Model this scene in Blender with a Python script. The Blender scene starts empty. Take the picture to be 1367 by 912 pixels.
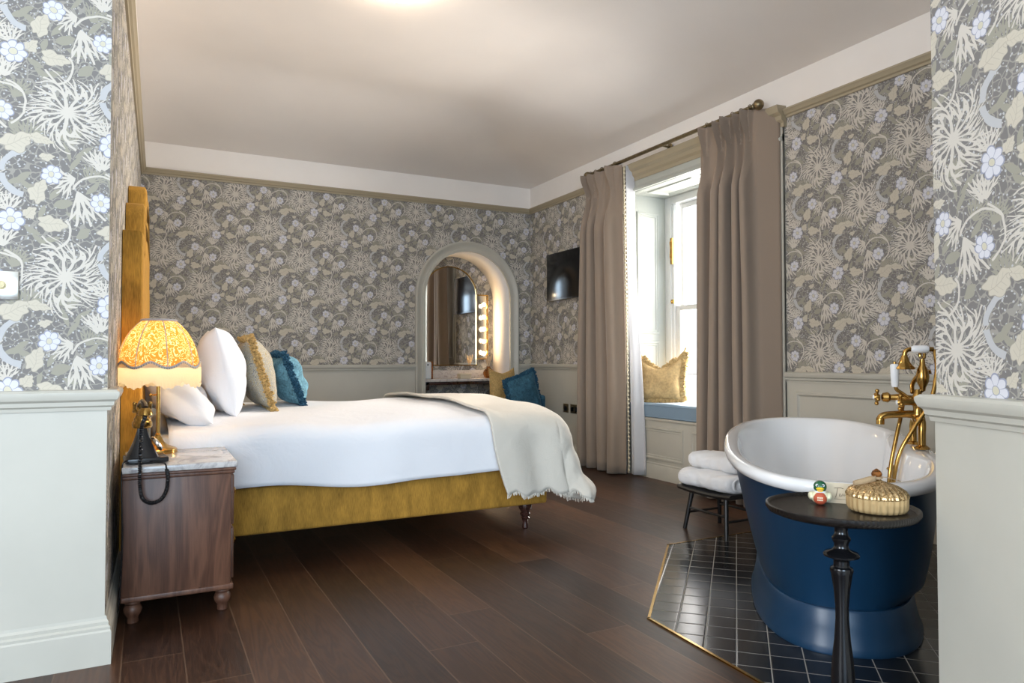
import bpy, bmesh, math, random
from mathutils import Vector, Matrix, Euler

random.seed(7)
SC = bpy.context.scene
COL = SC.collection
PI = math.pi
S2 = math.sqrt(0.5)

# ---------------------------------------------------------------- camera
CAM_F = 941.67          # focal length in pixels of the 1367 px wide frame
YAW, PITCH, ROLL = 0.4775, 0.0243, -0.0017
cam_d = bpy.data.cameras.new('camera')
cam_d.sensor_fit = 'HORIZONTAL'
cam_d.sensor_width = 36.0
cam_d.lens = CAM_F / 1367.0 * 36.0
cam_d.clip_start = 0.05
cam = bpy.data.objects.new('camera', cam_d)
COL.objects.link(cam)
_fw = Vector((math.sin(YAW) * math.cos(PITCH), math.cos(YAW) * math.cos(PITCH), math.sin(PITCH)))
_r = Vector((math.cos(YAW), -math.sin(YAW), 0))
_u = _r.cross(_fw)
_r2 = _r * math.cos(ROLL) + _u * math.sin(ROLL)
_u2 = _u * math.cos(ROLL) - _r * math.sin(ROLL)
_m = Matrix((( _r2.x, _u2.x, -_fw.x, 0), (_r2.y, _u2.y, -_fw.y, 0), (_r2.z, _u2.z, -_fw.z, 1.1), (0, 0, 0, 1)))
cam.matrix_world = _m
SC.camera = cam

# ---------------------------------------------------------------- colour management, world, lights
SC.view_settings.view_transform = 'Standard'
SC.view_settings.look = 'None'
SC.view_settings.gamma = 1.0
SC.view_settings.use_curve_mapping = False
SC.view_settings.exposure = 1.04

world = bpy.data.worlds.new('daylight')
SC.world = world
world.use_nodes = True
_bg = world.node_tree.nodes['Background']
_bg.inputs['Color'].default_value = (0.80, 0.88, 1.0, 1)
_bg.inputs['Strength'].default_value = 1.6


def area(name, loc, rot, sx, sy, power, color):
    d = bpy.data.lights.new(name, 'AREA')
    d.shape = 'RECTANGLE'
    d.size, d.size_y = sx, sy
    d.energy = power
    d.color = color
    o = bpy.data.objects.new(name, d)
    COL.objects.link(o)
    o.location = loc
    o.rotation_euler = rot
    return o


# daylight at the sash window, and at the big window of the rear part of the room
area('window_daylight', (4.95, 4.875, 1.72), (0, PI / 2, 0), 2.3, 1.8, 95, (1.0, 0.93, 0.84)).data.spread = math.radians(112)
area('rear_window_daylight', (-0.7, -2.68, 1.75), (PI / 2, 0, 0), 2.4, 2.2, 86, (0.56, 0.78, 1.0))
area('added_side_light', (-2.58, 0.4, 1.75), (0, -PI / 2, 0), 2.0, 1.8, 62, (0.88, 0.94, 1.0))  # added light from the left, brightens the narrow right-hand wall and the bath

# ---------------------------------------------------------------- helpers: objects
def link(o, parent=None):
    COL.objects.link(o)
    if parent is not None:
        o.parent = parent
    return o


def tag(o, label=None, cat=None, group=None, kind=None):
    if label: o['label'] = label
    if cat: o['category'] = cat
    if group: o['group'] = group
    if kind: o['kind'] = kind
    return o


def thing(name, label, cat, loc=(0, 0, 0), rot=(0, 0, 0), group=None):
    o = bpy.data.objects.new(name, None)
    o.empty_display_size = 0.05
    link(o)
    o.location = loc
    o.rotation_euler = rot
    return tag(o, label, cat, group)


def copy_tree(o, parent=None):
    c = o.copy()
    COL.objects.link(c)
    if parent is not None:
        c.parent = parent
    for ch in list(o.children):
        copy_tree(ch, c)
    return c


def smoothstep(a, b, x):
    if a == b: return 0.0 if x < a else 1.0
    t = min(1.0, max(0.0, (x - a) / (b - a)))
    return t * t * (3 - 2 * t)


class MB:
    """collects shapes and links them as ONE mesh object"""
    def __init__(self):
        self.bm = bmesh.new()
        self.uv = None

    def box(self, lo, hi, bevel=0.0, seg=2, rot=None, origin=None):
        tmp = bmesh.new()
        bmesh.ops.create_cube(tmp, size=1.0)
        s = [hi[i] - lo[i] for i in range(3)]
        c = Vector([(hi[i] + lo[i]) / 2 for i in range(3)])
        for v in tmp.verts:
            v.co = Vector((v.co.x * s[0], v.co.y * s[1], v.co.z * s[2]))
        if bevel > 0:
            b = min(bevel, min(s) * 0.49)
            bmesh.ops.bevel(tmp, geom=list(tmp.edges), offset=b, segments=seg, profile=0.5, affect='EDGES')
        M = Matrix.Translation(c)
        if rot is not None:
            og = Vector(origin) if origin is not None else c
            M = Matrix.Translation(og) @ rot.to_4x4() @ Matrix.Translation(c - og)
        tmp.transform(M)
        self.merge(tmp)
        return self

    def merge(self, other):
        me = bpy.data.meshes.new('tmp')
        other.to_mesh(me)
        other.free()
        self.bm.from_mesh(me)
        bpy.data.meshes.remove(me)

    def ring_loft(self, rings, closed=True, cap0=True, cap1=True):
        vs = [[self.bm.verts.new(p) for p in r] for r in rings]
        n = len(vs[0])
        for a, b in zip(vs[:-1], vs[1:]):
            for i in range(n if closed else n - 1):
                j = (i + 1) % n
                try:
                    self.bm.faces.new((a[i], a[j], b[j], b[i]))
                except ValueError:
                    pass
        if closed and cap0: self.bm.faces.new(list(reversed(vs[0])))
        if closed and cap1: self.bm.faces.new(vs[-1])
        return self

    def lathe(self, prof, c=(0, 0, 0), seg=24, M=None, lobes=0, amp=0.0):
        """prof = [(radius, z)...] bottom to top, around local z"""
        rings = []
        for r, z in prof:
            ring = []
            for k in range(seg):
                a = 2 * PI * k / seg
                rr = max(r, 1e-4) * (1 + (amp * abs(math.cos(lobes * a / 2)) if lobes else 0))
                p = Vector((rr * math.cos(a), rr * math.sin(a), z))
                if M is not None: p = M @ p
                ring.append(p + Vector(c))
            rings.append(ring)
        return self.ring_loft(rings)

    def tube(self, pts, r, seg=10, cap=True, closed=False, up=None):
        pts = [Vector(p) for p in pts]
        n = len(pts)
        rad = r if isinstance(r, (list, tuple)) else [r] * n
        t = []
        for i in range(n):
            if closed:
                d = pts[(i + 1) % n] - pts[i - 1]
            else:
                d = pts[min(i + 1, n - 1)] - pts[max(i - 1, 0)]
            t.append(d.normalized())
        nv = Vector(up) if up else (Vector((0, 0, 1)) if abs(t[0].z) < 0.9 else Vector((1, 0, 0)))
        rings = []
        for i in range(n):
            nv = (nv - t[i] * nv.dot(t[i]))
            if nv.length < 1e-6: nv = t[i].orthogonal()
            nv.normalize()
            b = t[i].cross(nv)
            rings.append([pts[i] + (nv * math.cos(2 * PI * k / seg) + b * math.sin(2 * PI * k / seg)) * rad[i] for k in range(seg)])
        if closed:
            rings.append(rings[0])
            vs = [[self.bm.verts.new(p) for p in rr] for rr in rings[:-1]]
            for i in range(n):
                a, b2 = vs[i], vs[(i + 1) % n]
                for k in range(seg):
                    self.bm.faces.new((a[k], a[(k + 1) % seg], b2[(k + 1) % seg], b2[k]))
            return self
        return self.ring_loft(rings, True, cap, cap)

    def sphere(self, c, r, seg=16, sc=(1, 1, 1), M=None):
        tmp = bmesh.new()
        bmesh.ops.create_uvsphere(tmp, u_segments=seg, v_segments=max(6, seg // 2), radius=r)
        for v in tmp.verts:
            v.co = Vector((v.co.x * sc[0], v.co.y * sc[1], v.co.z * sc[2]))
        if M is not None: tmp.transform(M.to_4x4())
        tmp.transform(Matrix.Translation(Vector(c)))
        self.merge(tmp)
        return self

    def grid(self, f, nu, nv, closed_u=False):
        vs = [[self.bm.verts.new(f(i / (nu - (0 if closed_u else 1)), j / (nv - 1))) for j in range(nv)] for i in range(nu)]
        for i in range(nu if closed_u else nu - 1):
            i2 = (i + 1) % nu
            for j in range(nv - 1):
                self.bm.faces.new((vs[i][j], vs[i2][j], vs[i2][j + 1], vs[i][j + 1]))
        return self

    def molding(self, p0, p1, out, prof, up=(0, 0, 1), e0=0.0, e1=0.0):
        """sweep a closed profile [(out, up)...] from p0 to p1; e0/e1 mitre (per unit out)"""
        p0, p1, out, up = Vector(p0), Vector(p1), Vector(out).normalized(), Vector(up).normalized()
        d = (p1 - p0).normalized()
        r0 = [p0 + out * a + up * b - d * a * e0 for a, b in prof]
        r1 = [p1 + out * a + up * b + d * a * e1 for a, b in prof]
        return self.ring_loft([r0, r1])

    def frame(self, c, ax, ay, n, w, h, prof):
        """rectangular mitred moulding frame; prof = [(inward, outward)...]"""
        c, ax, ay, n = Vector(c), Vector(ax).normalized(), Vector(ay).normalized(), Vector(n).normalized()
        rings = []
        for sx, sy in ((-1, -1), (1, -1), (1, 1), (-1, 1), (-1, -1)):
            rings.append([c + ax * sx * (w / 2 - i) + ay * sy * (h / 2 - i) + n * o for i, o in prof])
        vs = [[self.bm.verts.new(p) for p in r] for r in rings[:4]]
        m = len(prof)
        for k in range(4):
            a, b = vs[k], vs[(k + 1) % 4]
            for i in range(m):
                j = (i + 1) % m
                self.bm.faces.new((a[i], a[j], b[j], b[i]))
        return self

    def poly(self, pts):
        self.bm.faces.new([self.bm.verts.new(p) for p in pts])
        return self

    def prism(self, pts, d):
        d = Vector(d)
        return self.ring_loft([[Vector(p) for p in pts], [Vector(p) + d for p in pts]])

    def build(self, name, mat, parent=None, angle=38, uvf=None, merge=False, mods=None):
        bm = self.bm
        if merge: bmesh.ops.remove_doubles(bm, verts=list(bm.verts), dist=1e-5)
        bmesh.ops.recalc_face_normals(bm, faces=list(bm.faces))
        for f in bm.faces: f.smooth = True
        ca = math.radians(angle)
        for e in bm.edges:
            if len(e.link_faces) == 2:
                if e.calc_face_angle(0) > ca: e.smooth = False
        if uvf:
            l = bm.loops.layers.uv.new('UVMap')
            for f in bm.faces:
                for lp in f.loops:
                    lp[l].uv = uvf(lp.vert.co)
        me = bpy.data.meshes.new(name)
        bm.to_mesh(me)
        bm.free()
        me.materials.append(mat)
        o = bpy.data.objects.new(name, me)
        link(o, parent)
        return o


def struct(o):
    o['kind'] = 'structure'
    return o


def solidify(o, t, offset=-1):
    m = o.modifiers.new('thickness', 'SOLIDIFY')
    m.thickness = t
    m.offset = offset
    return o


def subsurf(o, n=1):
    m = o.modifiers.new('smooth', 'SUBSURF')
    m.levels = n
    m.render_levels = n
    return o


# ---------------------------------------------------------------- helpers: materials
class NT:
    def __init__(self, nt):
        self.nt = nt

    def n(self, t, **kw):
        nd = self.nt.nodes.new(t)
        for k, v in kw.items(): setattr(nd, k, v)
        return nd

    def set(self, sock, v):
        if isinstance(v, bpy.types.NodeSocket):
            self.nt.links.new(v, sock)
        else:
            if hasattr(sock.default_value, '__len__') and not hasattr(v, '__len__'):
                v = (v, v, v)
            if hasattr(sock.default_value, '__len__') and len(sock.default_value) == 4 and len(v) == 3:
                v = (*v, 1)
            sock.default_value = v

    def m(self, op, a, b=None, c=None, clamp=False):
        nd = self.n('ShaderNodeMath', operation=op)
        nd.use_clamp = clamp
        for i, v in enumerate((a, b, c)):
            if v is not None: self.set(nd.inputs[i], v)
        return nd.outputs[0]

    def mix(self, f, a, b, blend='MIX'):
        nd = self.n('ShaderNodeMix', data_type='RGBA', blend_type=blend)
        self.set(nd.inputs[0], f)
        self.set(nd.inputs[6], a)
        self.set(nd.inputs[7], b)
        return nd.outputs[2]

    def noise(self, vec, scale, detail=3.0, rough=0.5, dist=0.0):
        nd = self.n('ShaderNodeTexNoise')
        if vec is not None: self.set(nd.inputs['Vector'], vec)
        nd.inputs['Scale'].default_value = scale
        nd.inputs['Detail'].default_value = detail
        nd.inputs['Roughness'].default_value = rough
        nd.inputs['Distortion'].default_value = dist
        return nd.outputs['Fac'], nd.outputs['Color']

    def mapping(self, vec, scale=(1, 1, 1), rot=(0, 0, 0), loc=(0, 0, 0)):
        nd = self.n('ShaderNodeMapping')
        self.set(nd.inputs['Vector'], vec)
        nd.inputs['Scale'].default_value = scale
        nd.inputs['Rotation'].default_value = rot
        nd.inputs['Location'].default_value = loc
        return nd.outputs[0]

    def ramp(self, f, stops):
        nd = self.n('ShaderNodeValToRGB')
        self.set(nd.inputs[0], f)
        cr = nd.color_ramp
        while len(cr.elements) < len(stops): cr.elements.new(0.5)
        for e, (p, c) in zip(cr.elements, stops):
            e.position = p
            e.color = (*c, 1) if len(c) == 3 else c
        return nd.outputs[0]

    def bump(self, h, strength=0.3, dist=0.01):
        nd = self.n('ShaderNodeBump')
        nd.inputs['Strength'].default_value = strength
        nd.inputs['Distance'].default_value = dist
        self.set(nd.inputs['Height'], h)
        return nd.outputs[0]

    def coord(self, which='Object'):
        return self.n('ShaderNodeTexCoord').outputs[which]

    def sep(self, v):
        nd = self.n('ShaderNodeSeparateXYZ')
        self.set(nd.inputs[0], v)
        return nd.outputs

    def comb(self, x, y, z=0.0):
        nd = self.n('ShaderNodeCombineXYZ')
        for i, v in enumerate((x, y, z)): self.set(nd.inputs[i], v)
        return nd.outputs[0]


def new_mat(name):
    m = bpy.data.materials.new(name)
    m.use_nodes = True
    nt = m.node_tree
    b = nt.nodes['Principled BSDF']
    return m, NT(nt), b


def simple(name, col, rough=0.5, metal=0.0, noise=0.0, nscale=30.0, bump=0.0, bscale=200.0, bdist=0.002, sheen=0.0, coat=0.0, spec=None, ndet=3.0):
    m, t, b = new_mat(name)
    c = t.coord()
    b.inputs['Roughness'].default_value = rough
    b.inputs['Metallic'].default_value = metal
    if noise > 0:
        f, _ = t.noise(c, nscale, ndet)
        lo = tuple(max(0, x * (1 - noise)) for x in col)
        hi = tuple(min(1, x * (1 + noise)) for x in col)
        t.set(b.inputs['Base Color'], t.ramp(f, [(0.3, lo), (0.7, hi)]))
    else:
        b.inputs['Base Color'].default_value = (*col, 1)
    if bump > 0:
        f, _ = t.noise(c, bscale, 4)
        t.set(b.inputs['Normal'], t.bump(f, bump, bdist))
    if sheen > 0:
        b.inputs['Sheen Weight'].default_value = sheen
        b.inputs['Sheen Roughness'].default_value = 0.4
        b.inputs['Sheen Tint'].default_value = (*[min(1, x * 1.6 + 0.1) for x in col], 1)
    if coat > 0:
        b.inputs['Coat Weight'].default_value = coat
        b.inputs['Coat Roughness'].default_value = 0.05
    if spec is not None:
        b.inputs['Specular IOR Level'].default_value = spec
    return m


def emit(name, col, strength):
    m = bpy.data.materials.new(name)
    m.use_nodes = True
    nt = m.node_tree
    nt.nodes.remove(nt.nodes['Principled BSDF'])
    e = nt.nodes.new('ShaderNodeEmission')
    e.inputs['Color'].default_value = (*col, 1)
    e.inputs['Strength'].default_value = strength
    nt.links.new(e.outputs[0], nt.nodes['Material Output'].inputs[0])
    return m

# ---------------------------------------------------------------- wallpaper: trailing flowers, scrolled leaves and seaweed-like sprays
WP_W, WP_H = 0.318, 0.625           # half-drop repeat, metres


def wallpaper():
    m, t, b = new_mat('floral_wallpaper')
    uvn = t.n('ShaderNodeUVMap')
    uvn.uv_map = 'UVMap'
    # a slight waver keeps the drawing from looking ruled
    _, wc = t.noise(uvn.outputs[0], 18.0, 1.0)
    w1 = t.n('ShaderNodeVectorMath', operation='SUBTRACT')
    t.set(w1.inputs[0], wc)
    w1.inputs[1].default_value = (0.5, 0.5, 0.5)
    w2 = t.n('ShaderNodeVectorMath', operation='MULTIPLY_ADD')
    t.set(w2.inputs[0], w1.outputs[0])
    w2.inputs[1].default_value = (0.016, 0.016, 0)
    t.set(w2.inputs[2], uvn.outputs[0])
    PX, PY, _ = t.sep(w2.outputs[0])

    def pos(cx, cy):
        cyc = cy - (0.19 - 0.11 * cy / 900.0) * (cx - 300)
        return (cx - 300) * WP_W / 450.0, (510 - cyc) * WP_H / 745.0
    K = WP_H / 745.0

    def local(cx, cy, ang=0.0, sx=100.0, sy=None):
        x0, y0 = pos(cx, cy)
        sx *= WP_W / 450.0 * 1.12
        sy = (sy if sy else sx / (WP_W / 450.0 * 1.12)) * K
        dx = t.m('SUBTRACT', PX, x0)
        k = t.m('ROUND', t.m('MULTIPLY', dx, 1 / WP_W))
        dx = t.m('MULTIPLY_ADD', k, -WP_W, dx)
        dy = t.m('MULTIPLY_ADD', k, -WP_H / 2, t.m('SUBTRACT', PY, y0))
        j = t.m('ROUND', t.m('MULTIPLY', dy, 1 / WP_H))
        dy = t.m('MULTIPLY_ADD', j, -WP_H, dy)
        c, s = math.cos(ang), math.sin(ang)
        if ang == 0:
            return t.m('MULTIPLY', dx, 1 / sx), t.m('MULTIPLY', dy, 1 / sy)
        u = t.m('MULTIPLY_ADD', dx, c / sx, t.m('MULTIPLY', dy, s / sx))
        v = t.m('MULTIPLY_ADD', dx, -s / sy, t.m('MULTIPLY', dy, c / sy))
        return u, v

    def polar(u, v, zero_up=False):
        r = t.m('SQRT', t.m('MULTIPLY_ADD', u, u, t.m('MULTIPLY', v, v)))
        a = t.m('ARCTAN2', u, v) if zero_up else t.m('ARCTAN2', v, u)
        return r, a
    lt = lambda a, c: t.m('LESS_THAN', a, c)
    gt = lambda a, c: t.m('GREATER_THAN', a, c)
    mul = lambda a, c: t.m('MULTIPLY', a, c)
    mx = lambda a, c: t.m('MAXIMUM', a, c)

    # colours
    ground = (0.190, 0.178, 0.168)
    c_dot = (0.47, 0.46, 0.455)
    c_vine = (0.310, 0.290, 0.255)
    c_green = (0.315, 0.297, 0.238)
    c_pale = (0.57, 0.525, 0.46)
    c_leaf = (0.53, 0.48, 0.39)
    c_leafd = (0.36, 0.325, 0.27)
    c_stem = (0.46, 0.455, 0.455)
    c_flow = (0.60, 0.59, 0.62)
    c_blue = (0.29, 0.30, 0.37)
    c_eye = (0.56, 0.52, 0.40)

    # ground: wandering vines, small leaves, buds
    vo = t.n('ShaderNodeTexVoronoi', feature='DISTANCE_TO_EDGE')
    _, nc = t.noise(w2.outputs[0], 26.0, 2.0)
    va = t.n('ShaderNodeVectorMath', operation='MULTIPLY_ADD')
    t.set(va.inputs[0], nc)
    va.inputs[1].default_value = (0.035, 0.035, 0)
    t.set(va.inputs[2], w2.outputs[0])
    t.set(vo.inputs['Vector'], va.outputs[0])
    vo.inputs['Scale'].default_value = 34.0
    col = t.mix(lt(vo.outputs['Distance'], 0.06), ground, c_vine)
    vd = t.n('ShaderNodeTexVoronoi', feature='F1')
    t.set(vd.inputs['Vector'], w2.outputs[0])
    vd.inputs['Scale'].default_value = 78.0
    vd.inputs['Randomness'].default_value = 0.85
    col = t.mix(lt(vd.outputs['Distance'], 0.27), col, c_dot)

    # green sprig leaves
    g = None
    for cx, cy, an, ln, wd in ((80, 55, 20, 44, 17), (125, 80, -35, 40, 15), (245, 130, 60, 40, 15), (285, 180, 20, 46, 26),
                               (150, 285, -30, 46, 15), (235, 335, 15, 46, 14), (380, 320, 40, 42, 24), (190, 200, 75, 36, 13),
                               (330, 240, -25, 40, 14), (60, 560, 60, 30, 22), (110, 800, 35, 40, 15), (420, 120, 50, 48, 16),
                               (180, 330, -40, 44, 14), (340, 740, 60, 60, 12), (300, 690, 110, 56, 12), (380, 690, 40, 56, 12)):
        u, v = local(cx, cy, math.radians(an), ln, wd)
        k = lt(t.m('MULTIPLY_ADD', u, u, t.m('ABSOLUTE', v)), 0.85)
        g = k if g is None else mx(g, k)
    col = t.mix(g, col, c_green)

    # green-brown undergrowth fans
    def fan(cx, cy, ang, size, n_sp=0.36, spread=1.0, wid=0.05, curl=0.35):
        u, v = local(cx, cy, math.radians(ang), size)
        r, a = polar(u, v, True)
        aw = t.m('MULTIPLY_ADD', mul(a, r), curl * -0.7, a)
        d = t.m('ABSOLUTE', t.m('SUBTRACT', t.m('FRACT', t.m('MULTIPLY_ADD', aw, 1 / n_sp, 0.5)), 0.5))
        D = mul(mul(d, n_sp), r)
        thin = t.m('MULTIPLY_ADD', r, -wid * 0.65, wid)
        arm = mul(lt(D, thin), lt(r, 0.95))
        f1 = t.m('ABSOLUTE', t.m('MULTIPLY_ADD', t.m('SUBTRACT', r, 0.42), -0.34, D))
        fork = mul(mul(lt(f1, mul(thin, 0.75)), gt(r, 0.42)), lt(r, 0.9))
        lim = lt(t.m('MULTIPLY_ADD', r, 0.15, t.m('ABSOLUTE', a)), spread)
        return mul(mx(arm, fork), lim)
    g = None
    for a in ((120, 640, 0, 110, 0.30, 1.2), (330, 660, 20, 100, 0.3, 1.0), (60, 440, -20, 100, 0.3, 1.0), (400, 90, -30, 90, 0.3, 1.1)):
        k = fan(*a, wid=0.055)
        g = k if g is None else mx(g, k)
    col = t.mix(g, col, c_green)

    # thin curling stalks
    def arc(cx, cy, R, a0, a1, w):
        u, v = local(cx, cy, math.radians((a0 + a1) / 2), R)
        r, a = polar(u, v)
        k = lt(t.m('ABSOLUTE', t.m('SUBTRACT', r, 1.0)), w / R)
        return mul(k, lt(t.m('ABSOLUTE', a), math.radians((a1 - a0) / 2)))
    g = mx(arc(0, 455, 100, -65, 75, 4.5), arc(450, 165, 105, 40, 165, 4.5))
    g = mx(g, arc(230, 300, 80, -75, 40, 5))
    # pale sprays
    for a in ((25, 345, 10, 95, 0.34, 1.1), (340, 70, 110, 110, 0.34, 1.1), (352, 130, 200, 170, 0.32, 0.75),
              (42, 190, 5, 95, 0.36, 1.0), (450, 780, 10, 110, 0.36, 0.8)):
        g = mx(g, fan(*a, wid=0.055))
    col = t.mix(g, col, c_pale)

    # the round spray
    u, v = local(300, 510, 0.0, 172, 172)
    r0, a = polar(u, v)
    r = t.m('MULTIPLY_ADD', mul(r0, t.m('SINE', t.m('MULTIPLY_ADD', a, 5.0, 0.8))), 0.12, r0)
    aw = t.m('MULTIPLY_ADD', t.m('SINE', mul(r, 4.0)), 0.22, t.m('MULTIPLY_ADD', t.m('SINE', mul(a, 2.0)), 0.18, a))
    n = 15
    d = t.m('ABSOLUTE', t.m('SUBTRACT', t.m('FRACT', mul(aw, n / (2 * PI))), 0.5))
    D = mul(mul(d, 2 * PI / n), r)
    thin = t.m('MULTIPLY_ADD', r, -0.012, 0.032)
    arm = mul(lt(D, thin), lt(r, 0.92))
    f1 = t.m('ABSOLUTE', t.m('MULTIPLY_ADD', t.m('SUBTRACT', r, 0.40), -0.42, D))
    fk = mul(mul(lt(f1, mul(thin, 0.9)), gt(r, 0.42)), lt(r, 0.86))
    f2 = t.m('ABSOLUTE', t.m('MULTIPLY_ADD', t.m('SUBTRACT', r, 0.68), -0.48, D))
    fk2 = mul(mul(lt(f2, mul(thin, 0.8)), gt(r, 0.68)), lt(r, 1.04))
    buds = mul(lt(t.m('ABSOLUTE', t.m('SUBTRACT', r, 0.60)), 0.055), gt(d, 0.36))
    col = t.mix(mx(mx(arm, fk), mx(fk2, buds)), col, c_pale)

    # thick stems
    g = mx(arc(120, 30, 95, 185, 262, 14), arc(120, 778, 95, 100, 182, 13))
    col = t.mix(g, col, c_stem)

    # scrolled leaves
    def leaf(cx, cy, an, sx, sy, ph, col):
        u, v = local(cx, cy, math.radians(an), sx, sy)
        r, a = polar(u, v)
        R = t.m('MULTIPLY_ADD', t.m('SINE', t.m('MULTIPLY_ADD', a, 7.0, ph)), 0.085,
                t.m('MULTIPLY_ADD', t.m('SINE', t.m('MULTIPLY_ADD', a, 3.0, ph)), 0.11, 0.80))
        col = t.mix(lt(r, t.m('ADD', R, 0.05)), col, c_leafd)
        col = t.mix(lt(r, R), col, c_leaf)
        vein = mul(lt(t.m('ABSOLUTE', t.m('MULTIPLY_ADD', t.m('SINE', mul(u, 3.0)), -0.16, v)), 0.035), lt(r, 0.7))
        side = mul(lt(t.m('ABSOLUTE', t.m('SUBTRACT', t.m('FRACT', t.m('MULTIPLY_ADD', t.m('ABSOLUTE', v), -1.6, mul(u, 3.2))), 0.5)), 0.05), lt(r, 0.62))
        return t.mix(mul(mx(vein, side), 0.55), col, c_leafd)
    for a in ((75, 640, 20, 80, 50, 0.3), (180, 632, -12, 56, 26, 1.5), (210, 712, 10, 32, 18, 0.0), (172, 112, 70, 66, 38, 2.0),
              (135, 205, 40, 36, 28, 0.6), (235, 262, -12, 66, 40, 1.0)):
        col = leaf(*a, col)

    # flowers
    for cx, cy, rr, ph in ((230, 40, 44, 0.2), (460, 190, 44, 0.9), (55, 228, 52, 0.5)):
        u, v = local(cx, cy, 0.0, rr, rr * 0.98)
        r, a = polar(u, v)
        pet = t.m('ABSOLUTE', t.m('COSINE', t.m('MULTIPLY_ADD', a, 3.5, ph)))
        R = t.m('MULTIPLY_ADD', t.m('POWER', pet, 0.6), 0.30, 0.74)
        col = t.mix(lt(r, t.m('ADD', R, 0.05)), col, c_blue)
        col = t.mix(mul(lt(r, t.m('SUBTRACT', R, 0.06)), gt(pet, 0.12)), col, c_flow)
        col = t.mix(lt(r, 0.34), col, c_blue)
        col = t.mix(lt(r, 0.28), col, c_eye)
    t.set(b.inputs['Base Color'], col)
    b.inputs['Roughness'].default_value = 0.75
    b.inputs['Specular IOR Level'].default_value = 0.25
    return m


# ---------------------------------------------------------------- other materials
def floor_mat():
    m, t, b = new_mat('dark_oak_planks')
    c = t.coord()
    X, Y, Z = t.sep(c)
    W = 0.205
    col = t.m('FLOOR', t.m('MULTIPLY_ADD', X, 1 / W, 40.35))
    fx = t.m('FRACT', t.m('MULTIPLY_ADD', X, 1 / W, 40.35))
    wn = t.n('ShaderNodeTexWhiteNoise', noise_dimensions='1D')
    t.set(wn.inputs['W'], col)
    yy = t.m('MULTIPLY_ADD', wn.outputs['Value'], 3.1, t.m('MULTIPLY', Y, 1 / 1.9))
    row = t.m('FLOOR', yy)
    fy = t.m('FRACT', yy)
    wn2 = t.n('ShaderNodeTexWhiteNoise', noise_dimensions='2D')
    t.set(wn2.inputs['Vector'], t.comb(col, row))
    rnd = wn2.outputs['Value']
    # grain, shifted from plank to plank
    gv = t.comb(t.m('MULTIPLY_ADD', rnd, 7.0, X), t.m('MULTIPLY_ADD', rnd, 13.0, t.m('MULTIPLY', Y, 0.10)), rnd)
    f1, _ = t.noise(gv, 9.0, 3.0, 0.6, 0.7)
    wv = t.m('SINE', t.m('MULTIPLY', f1, 60.0))
    f2, _ = t.noise(t.mapping(gv, (1, 0.6, 1)), 130.0, 3.0, 0.6)
    tone = t.m('MULTIPLY_ADD', wv, 0.10, t.m('MULTIPLY_ADD', f2, 0.5, t.m('MULTIPLY', rnd, 0.45)))
    base = t.ramp(tone, [(0.12, (0.018, 0.0076, 0.0042)), (0.45, (0.046, 0.0195, 0.0100)), (0.85, (0.100, 0.044, 0.021))])
    fk, _ = t.noise(gv, 3.0, 2.0)
    base = t.mix(t.m('MULTIPLY', t.m('GREATER_THAN', fk, 0.63), 0.25), base, (0.012, 0.006, 0.004))
    edge = t.m('MINIMUM', t.m('MINIMUM', fx, t.m('SUBTRACT', 1.0, fx)), t.m('MULTIPLY', t.m('MINIMUM', fy, t.m('SUBTRACT', 1.0, fy)), 9.3))
    seam = t.m('LESS_THAN', edge, 0.012)
    base = t.mix(t.m('MULTIPLY', seam, 0.55), base, (0.16, 0.095, 0.058))
    t.set(b.inputs['Base Color'], base)
    t.set(b.inputs['Roughness'], t.m('MULTIPLY_ADD', f2, 0.16, 0.30))
    b.inputs['Specular IOR Level'].default_value = 0.45
    h = t.m('MULTIPLY_ADD', seam, -1.0, t.m('MULTIPLY', f2, 0.25))
    t.set(b.inputs['Normal'], t.bump(h, 0.35, 0.002))
    return m


def tile_mat():
    m, t, b = new_mat('black_floor_tiles')
    c = t.coord()
    X, Y, Z = t.sep(c)
    u = t.m('MULTIPLY', t.m('SUBTRACT', X, Y), S2)
    v = t.m('MULTIPLY', t.m('ADD', X, Y), S2)
    T = 0.1175
    gu = t.m('MULTIPLY_ADD', u, 1 / T, 40 + 0.362 / T)
    gv = t.m('MULTIPLY_ADD', v, 1 / T, 40 - 3.028 / T)
    fu, fv = t.m('FRACT', gu), t.m('FRACT', gv)
    e = t.m('MINIMUM', t.m('MINIMUM', fu, t.m('SUBTRACT', 1.0, fu)), t.m('MINIMUM', fv, t.m('SUBTRACT', 1.0, fv)))
    grout = t.m('LESS_THAN', e, 0.016)
    wn = t.n('ShaderNodeTexWhiteNoise', noise_dimensions='2D')
    t.set(wn.inputs['Vector'], t.comb(t.m('FLOOR', gu), t.m('FLOOR', gv)))
    base = t.mix(wn.outputs['Value'], (0.008, 0.009, 0.011), (0.014, 0.015, 0.018))
    t.set(b.inputs['Base Color'], t.mix(grout, base, (0.30, 0.28, 0.25)))
    t.set(b.inputs['Roughness'], t.m('MULTIPLY_ADD', grout, 0.6, 0.19))
    b.inputs['Specular IOR Level'].default_value = 0.5
    ed = t.m('SMOOTH_MIN', e, 0.05, 0.02)
    t.set(b.inputs['Normal'], t.bump(ed, 0.5, 0.03))
    return m


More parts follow.
